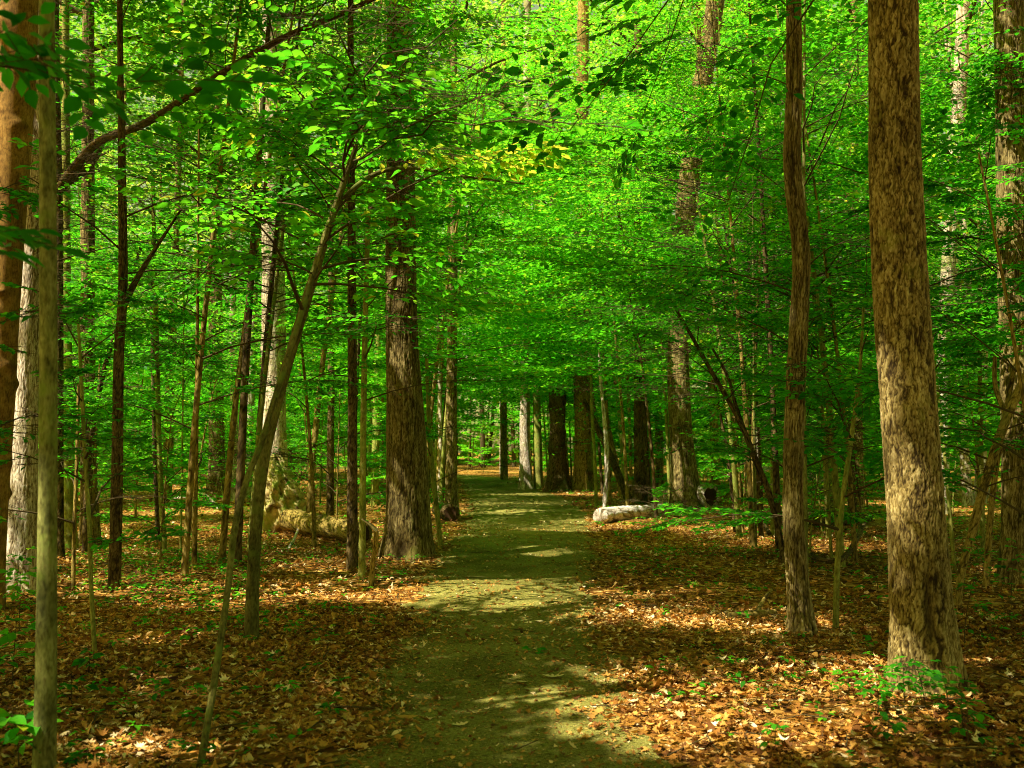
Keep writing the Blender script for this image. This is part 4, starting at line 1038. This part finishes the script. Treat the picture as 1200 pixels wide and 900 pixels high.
# ------------------------------------------------------------------ green ground cover and seedlings
def herbs(P, r, size, tone, nleaf=6, hgt=.10):
    """small rosettes: short stem with leaves spreading from its top"""
    n = len(P)
    ang = r.uniform(0, 6.28, (n, 1)) + np.arange(nleaf)[None] * 2.4 + r.normal(0, .3, (n, nleaf))
    h = hgt * r.uniform(.4, 1.3, (n, 1)) * (1 - .10 * (np.arange(nleaf)[None] % 3))
    rad = size[:, None] * r.uniform(.05, .9, (n, nleaf))
    pos = P[:, None] + np.stack([np.cos(ang) * rad, np.sin(ang) * rad, h * np.ones_like(ang)], -1)
    A = np.stack([np.cos(ang), np.sin(ang), r.normal(-.05, .25, ang.shape)], -1)
    N = np.stack([r.normal(0, .3, ang.shape), r.normal(0, .3, ang.shape), np.ones_like(ang)], -1)
    Ln = size[:, None] * r.uniform(.7, 1.3, ang.shape)
    tn = np.clip(tone[:, None] + r.normal(0, .15, ang.shape), 0, 1)
    return pos.reshape(-1, 3), A.reshape(-1, 3), N.reshape(-1, 3), Ln.ravel(), tn.ravel(), np.stack([P, P + np.array([0, 0, 1.]) * hgt], 1)
r = np.random.default_rng(55)
x1, y1 = field(5200, 4.5, 18, 1.7); x2, y2 = field(7000, 18, 60, 1.4)
x = np.r_[x1, x2]; y = np.r_[y1, y2]
a, b = path_edges(y); ins = np.minimum(x - a, b - x)
den = .10 + .5 * np.clip(np.sin(x * 1.1 + 2 * np.sin(y * .45)) * np.sin(y * .9 + x * .6), 0, 1) + np.where(y > 16, .25, 0)
pxx, pyy, _ = project(np.c_[x, y, terrain(x, y)])
den += np.where((pxx > 100) & (pxx < 310) & (pyy > 635) & (pyy < 712), .9, 0)
den += np.where((pxx > 740) & (pxx < 850) & (pyy > 590) & (pyy < 620), .9, 0)
den += np.where((pxx < 200) & (pyy > 640), .15, 0)
k = (ins < -.25) & (r.random(len(x)) < den)
x, y = x[k], y[k]
P = np.c_[x, y, terrain(x, y)]
size = r.uniform(.03, .065, len(x)) * np.where(y > 20, 1.7, 1.)
P_, A_, N_, L_, t_, sg = herbs(P, r, size, r.uniform(.25, .6, len(x)))
V, f, tn = leaf_mesh(P_, A_, N_, L_, t_, 2)
o = link('ground_cover', make_mesh('ground_cover', V, f, {'tone': tn}, [LEAF])); o['kind'] = 'stuff'
tag(o, 'scattered low green seedlings growing through the brown leaf litter', 'ground cover')

def seedling(px, py, h, nl, leaf, tone, label, seed, group=None, spreadf=.30):
    r = np.random.default_rng(700 + seed)
    g = ground(px, py); t = thing('seedling', g, label, 'seedling', group)
    z = np.linspace(0, h, 5); bend = r.normal(0, .10, 2) * h
    stem = np.c_[bend[0] * (z / h) ** 2, bend[1] * (z / h) ** 2, z - .02]
    v, q = simple_tubes(stem[None], np.linspace(.005, .002, 5)[None], 5)
    link('stem', make_mesh('stem', v, [q], None, [TWIG]), t)
    n = nl; th = np.arange(n) * 2.4 + r.uniform(0, 6); hh = np.clip(.35 + .65 * (np.arange(n) + r.random(n)) / n, 0, 1)
    rd = h * spreadf * r.uniform(.3, 1.3, n) + .02
    pz = np.interp(hh * h, z, z); px_ = np.interp(hh * h, z, stem[:, 0]); py2 = np.interp(hh * h, z, stem[:, 1])
    b0 = np.c_[px_, py2, pz]
    d = np.c_[np.cos(th), np.sin(th), r.uniform(-.1, .35, n)]
    b1 = b0 + d * rd[:, None]
    P = []; A = []; N = []; Ln = []
    for j in range(n):
        for s_ in (-.9, 0, .9):
            an = th[j] + s_ + r.normal(0, .15)
            P.append(b0[j] + d[j] * rd[j] * (.75 if s_ else 1.)); A.append((math.cos(an), math.sin(an), r.normal(-.1, .2))); N.append((r.normal(0, .3), r.normal(0, .3), 1.)); Ln.append(leaf * r.uniform(.7, 1.2))
    V, f, tn = leaf_mesh(np.array(P), np.array(A), np.array(N), np.array(Ln), np.clip(tone + r.normal(0, .15, len(P)), 0, 1), 2)
    v, q = simple_tubes(np.stack([b0, b1], 1), np.tile([[.0018, .001]], (n, 1)), 3)
    me = make_mesh('foliage', np.vstack([V, v]), f + [q + len(V)], {'tone': np.r_[tn, np.full(len(v), .5)]}, [LEAF, TWIG], np.r_[np.zeros(sum(len(a) for a in f), int), np.ones(len(q), int)])
    link('foliage', me, t)
SEED = [(22, 745, .60, 16, .11, .72, 'seedling of broad leaves beside the left foreground trunk, nearest its middle'),
        (14, 810, .50, 14, .11, .62, 'leafy seedling low at the left edge'),
        (22, 905, .34, 14, .11, .60, 'leafy seedling in the bottom left corner'),
        (104, 790, .16, 6, .085, .42, 'single flat spray of leaves right of the left foreground trunk'),
        (84, 830, .20, 5, .075, .32, 'small seedling touching the foot of the left foreground trunk'),
        (100, 900, .12, 6, .06, .30, 'tiny seedling at the bottom edge right of the left foreground trunk'),
        (20, 705, .55, 16, .09, .55, 'bright seedling at the foot of the sunlit furrowed trunk'),
        (275, 748, .22, 8, .06, .4, 'leafy seedling at the foot of the dark slender curving tree'),
        (385, 845, .10, 5, .06, .35, 'tiny green seedling in the litter left of the path'),
        (995, 820, .20, 9, .06, .55, 'bright seedling at the right end of the sunny patch'),
        (1030, 838, .28, 14, .065, .42, 'leafy seedling left of the foot of the thick trunk'),
        (1060, 832, .32, 16, .065, .42, 'bushy seedling in front of the foot of the thick trunk, left one'),
        (1085, 836, .34, 16, .065, .40, 'bushy seedling in front of the foot of the thick trunk, middle one'),
        (1112, 838, .30, 14, .065, .40, 'bushy seedling in front of the foot of the thick trunk, right one'),
        (1128, 860, .26, 12, .065, .36, 'leafy seedling right of and below the thick trunk'),
        (1135, 880, .22, 9, .065, .34, 'low seedling near the lower right edge of the litter'),
        (1040, 872, .16, 7, .06, .36, 'small dark seedling below the thick trunk'),
        (908, 868, .10, 5, .05, .45, 'tiny seedling below the sunny patch'),
        (1105, 765, .95, 18, .065, .38, 'thin tall seedling with leaves crossing the thick trunk'),
        (1130, 760, .70, 12, .065, .34, 'leafy seedling right behind the thick trunk'),
        (1030, 720, .50, 10, .08, .40, 'broad-leaved seedling left behind the thick trunk'),
        (1185, 720, .75, 16, .085, .42, 'tall bright seedling at the right edge before the dark trunk'),
        (627, 765, .035, 5, .07, .40, 'green sprig lying in the middle of the path')]
for k, s_ in enumerate(SEED):
    seedling(*s_[:6], s_[6], k, spreadf=.30 if s_[2] > .05 else 1.6)

# ------------------------------------------------------------------ logs, stump, sticks
def stick(name, label, cat, pts, bark, forks=(), lift=True):
    """pts: list of (px, py, width px, extra height m)"""
    W_ = []; R_ = []
    for px, py, w, hz in pts:
        g = ground(px, py + 0); Yd = g[1]
        W_.append(g + np.array([0, 0, hz])); R_.append(w * .5 * Yd / F)
    W_ = np.array(W_); R_ = np.array(R_); W_[:, 2] += R_ * .7
    t = thing(name, W_[0], label, cat)
    V, f, bk = bark_tube(W_, R_, bark, .012, None, 0, 4, len(label))
    link('stick', make_mesh('stick', V - W_[0], f, {'bark': bk}, [BARK[bark]], smooth=True), t)
    for fk in forks:
        Q = []; RR = []
        for px, py, w, hz in fk:
            g = ground(px, py); Q.append(g + np.array([0, 0, hz])); RR.append(w * .5 * g[1] / F)
        V, f, bk = bark_tube(np.array(Q), np.array(RR), bark, .012, None, 0, 4, 9)
        link('twig', make_mesh('twig', V - W_[0], f, {'bark': bk}, [BARK[bark]], smooth=True), t)
stick('fallen_branch', 'short mossy log piece lying in the litter left of the wavy trunk', 'fallen branch', [(854, 727, 11, .0), (880, 727, 11, .02), (908, 724, 9, .02)], 'brown', forks=[[(885, 727, 5, .06), (897, 718, 4, .16), (905, 712, 3, .2)]])
stick('fallen_branch', 'dark bare forked branch lying between the wavy trunk and the thick trunk', 'fallen branch', [(940, 650, 6, .05), (962, 664, 6, .08), (985, 668, 6, .12), (1005, 655, 6, .30), (1014, 645, 4, .45)], 'dark', forks=[[(1003, 657, 4, .28), (1008, 650, 3, .5), (1007, 650, 2.5, .75)]])
stick('fallen_branch', 'pale bare stick arching over the litter in the left distance', 'fallen branch', [(198, 592, 3, .05), (212, 598, 3, .35), (232, 596, 3, .15)], 'white')
stick('fallen_branch', 'pale bare stick lying right of the arching stick in the left distance', 'fallen branch', [(222, 588, 3, .3), (240, 590, 3, .25), (256, 598, 3.5, .03)], 'white')
stick('fallen_branch', 'pale thin twig leaning near the fallen mossy trunk', 'fallen branch', [(337, 648, 3, .02), (348, 632, 3, .12), (352, 620, 2.5, .25)], 'white')

# broken stake beside the big oak
C, R, Yk = from_px([(435, 688, 7), (437, 660, 6), (440, 640, 6), (441, 622, 6)])
t = thing('broken_sapling', C[0], 'broken-topped dead sapling standing left of the big oak', 'dead stem')
V, f, bk = bark_tube(C, R, 'brown', .01, None, .1, 4, 3); link('stem', make_mesh('stem', V - C[0], f, {'bark': bk}, [BARK['brown']], smooth=True), t)
Q = np.array([at(442, 622, Yk), at(433, 614, Yk), at(424, 608, Yk)])
V, f, bk = bark_tube(Q, np.array([.035, .02, .012]), 'white', .01, None, 0, 4, 3); link('splinter', make_mesh('splinter', V - C[0], f, {'bark': bk}, [BARK['white']], smooth=True), t)

def log(name, label, p0, p1, r0, r1, bark, hollow=None, seed=1, sag=0, cat='log', parts=()):
    t_ = np.linspace(0, 1, 6)[:, None]
    P = np.asarray(p0) * (1 - t_) + np.asarray(p1) * t_
    P[:, 2] += sag * np.sin(t_[:, 0] * math.pi)
    R_ = np.linspace(r0, r1, 6) * (1 + .05 * np.sin(np.arange(6) * 2.1 + seed))
    t = thing(name, P[0], label, cat)
    V, f, bk = bark_tube(P, R_, bark, .025, None, 0, 4, seed)
    link('trunk', make_mesh('trunk', V - P[0], f, {'bark': bk}, [BARK[bark]], smooth=True), t)
    for end in (hollow or ()):
        c = P[end]; d = (P[end] - P[end - 1 if end else 1]); d /= np.linalg.norm(d)
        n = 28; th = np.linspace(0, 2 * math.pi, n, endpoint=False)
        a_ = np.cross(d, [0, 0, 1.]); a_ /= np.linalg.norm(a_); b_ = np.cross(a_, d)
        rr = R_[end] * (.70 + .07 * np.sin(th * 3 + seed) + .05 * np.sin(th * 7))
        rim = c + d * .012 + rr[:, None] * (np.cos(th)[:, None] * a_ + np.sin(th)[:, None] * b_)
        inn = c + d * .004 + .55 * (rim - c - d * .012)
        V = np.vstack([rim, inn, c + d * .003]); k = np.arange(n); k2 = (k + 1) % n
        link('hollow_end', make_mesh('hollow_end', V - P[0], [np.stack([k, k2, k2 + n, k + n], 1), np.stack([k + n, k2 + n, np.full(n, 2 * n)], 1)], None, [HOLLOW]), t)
    return t
g0 = ground(703, 614); g1 = ground(764, 606)
log('log', 'bright bleached log lying in full sun beside the path', g0 + [0, 0, .19], g1 + [.3, .4, .17], .22, .18, 'white', seed=4)
g0 = ground(833, 596)
log('log', 'hollow dark-ended log lying at the foot of the large grey-brown trunk', g0 + [0, 0, .38], g0 + [-1.3, 2.0, .30], .40, .35, 'pale', hollow=(0,), seed=6)
g0 = ground(528, 611)
log('log', 'dark rotten log end at the foot of the dark straight trunk', g0 + [0, .0, .22], g0 + [-.5, 2.4, .20], .23, .20, 'dark', hollow=(0,), seed=7)
g0 = ground(425, 638); g1 = ground(330, 625)
t = log('fallen_tree', 'mossy fallen trunk with upturned root plate of earth behind the curving tree', g0 + [0, 0, .20], g1 + [0, .3, .30], .20, .25, 'brown', hollow=(0,), seed=8, cat='fallen tree')
# root plate: lumpy disc of earth and roots, parented to the fallen trunk
Yr = ground(322, 622)[1] - .35
n, m_ = 56, 44
th = np.linspace(0, 2 * math.pi, n, endpoint=False); ph = np.linspace(0.02, math.pi - .02, m_)
TH, PH = np.meshgrid(th, ph)
c = at(322, 585, Yr)
lump = 1 + .13 * np.sin(TH * 5 + 3 * np.sin(PH * 4)) * np.sin(PH * 6) + .09 * np.sin(TH * 11 + PH * 9) + .07 * np.sin(TH * 17 - PH * 13) + .05 * rng.normal(0, 1, TH.shape)
hgt = np.cos(PH)
wx = (.50 - .20 * hgt) ; 
V = np.stack([c[0] + .10 - .12 * hgt + wx * np.sin(PH) * np.cos(TH) * lump, c[1] + .40 * np.sin(PH) * np.sin(TH) * lump, c[2] + .95 * hgt * (1 + .10 * np.sin(TH * 3))], -1).reshape(-1, 3)
i = (np.arange(m_ - 1)[:, None] * n + np.arange(n)[None]); j = (np.arange(m_ - 1)[:, None] * n + (np.arange(n)[None] + 1) % n)
b = np.array(t.location)
link('root_plate', make_mesh('root_plate', V - b, [np.stack([i, i + n, j + n, j], -1).reshape(-1, 4)], None, [EARTH], smooth=True), t)
g0 = ground(955, 618); g1 = ground(1010, 612)
log('log', 'dark mossy log lying behind the thin mossy stem at right', g0 + [0, 0, .14], g1 + [.3, .3, .12], .17, .13, 'dark', seed=9)
g0 = ground(905, 628); g1 = ground(872, 606)
stick('fallen_branch', 'dark stick propped beside the forked dark sapling', 'fallen branch', [(902, 630, 5, .05), (888, 622, 4.5, .3), (876, 614, 4, .5)], 'dark')
print('leaf verts total', sum(len(me.vertices) for me in bpy.data.meshes))
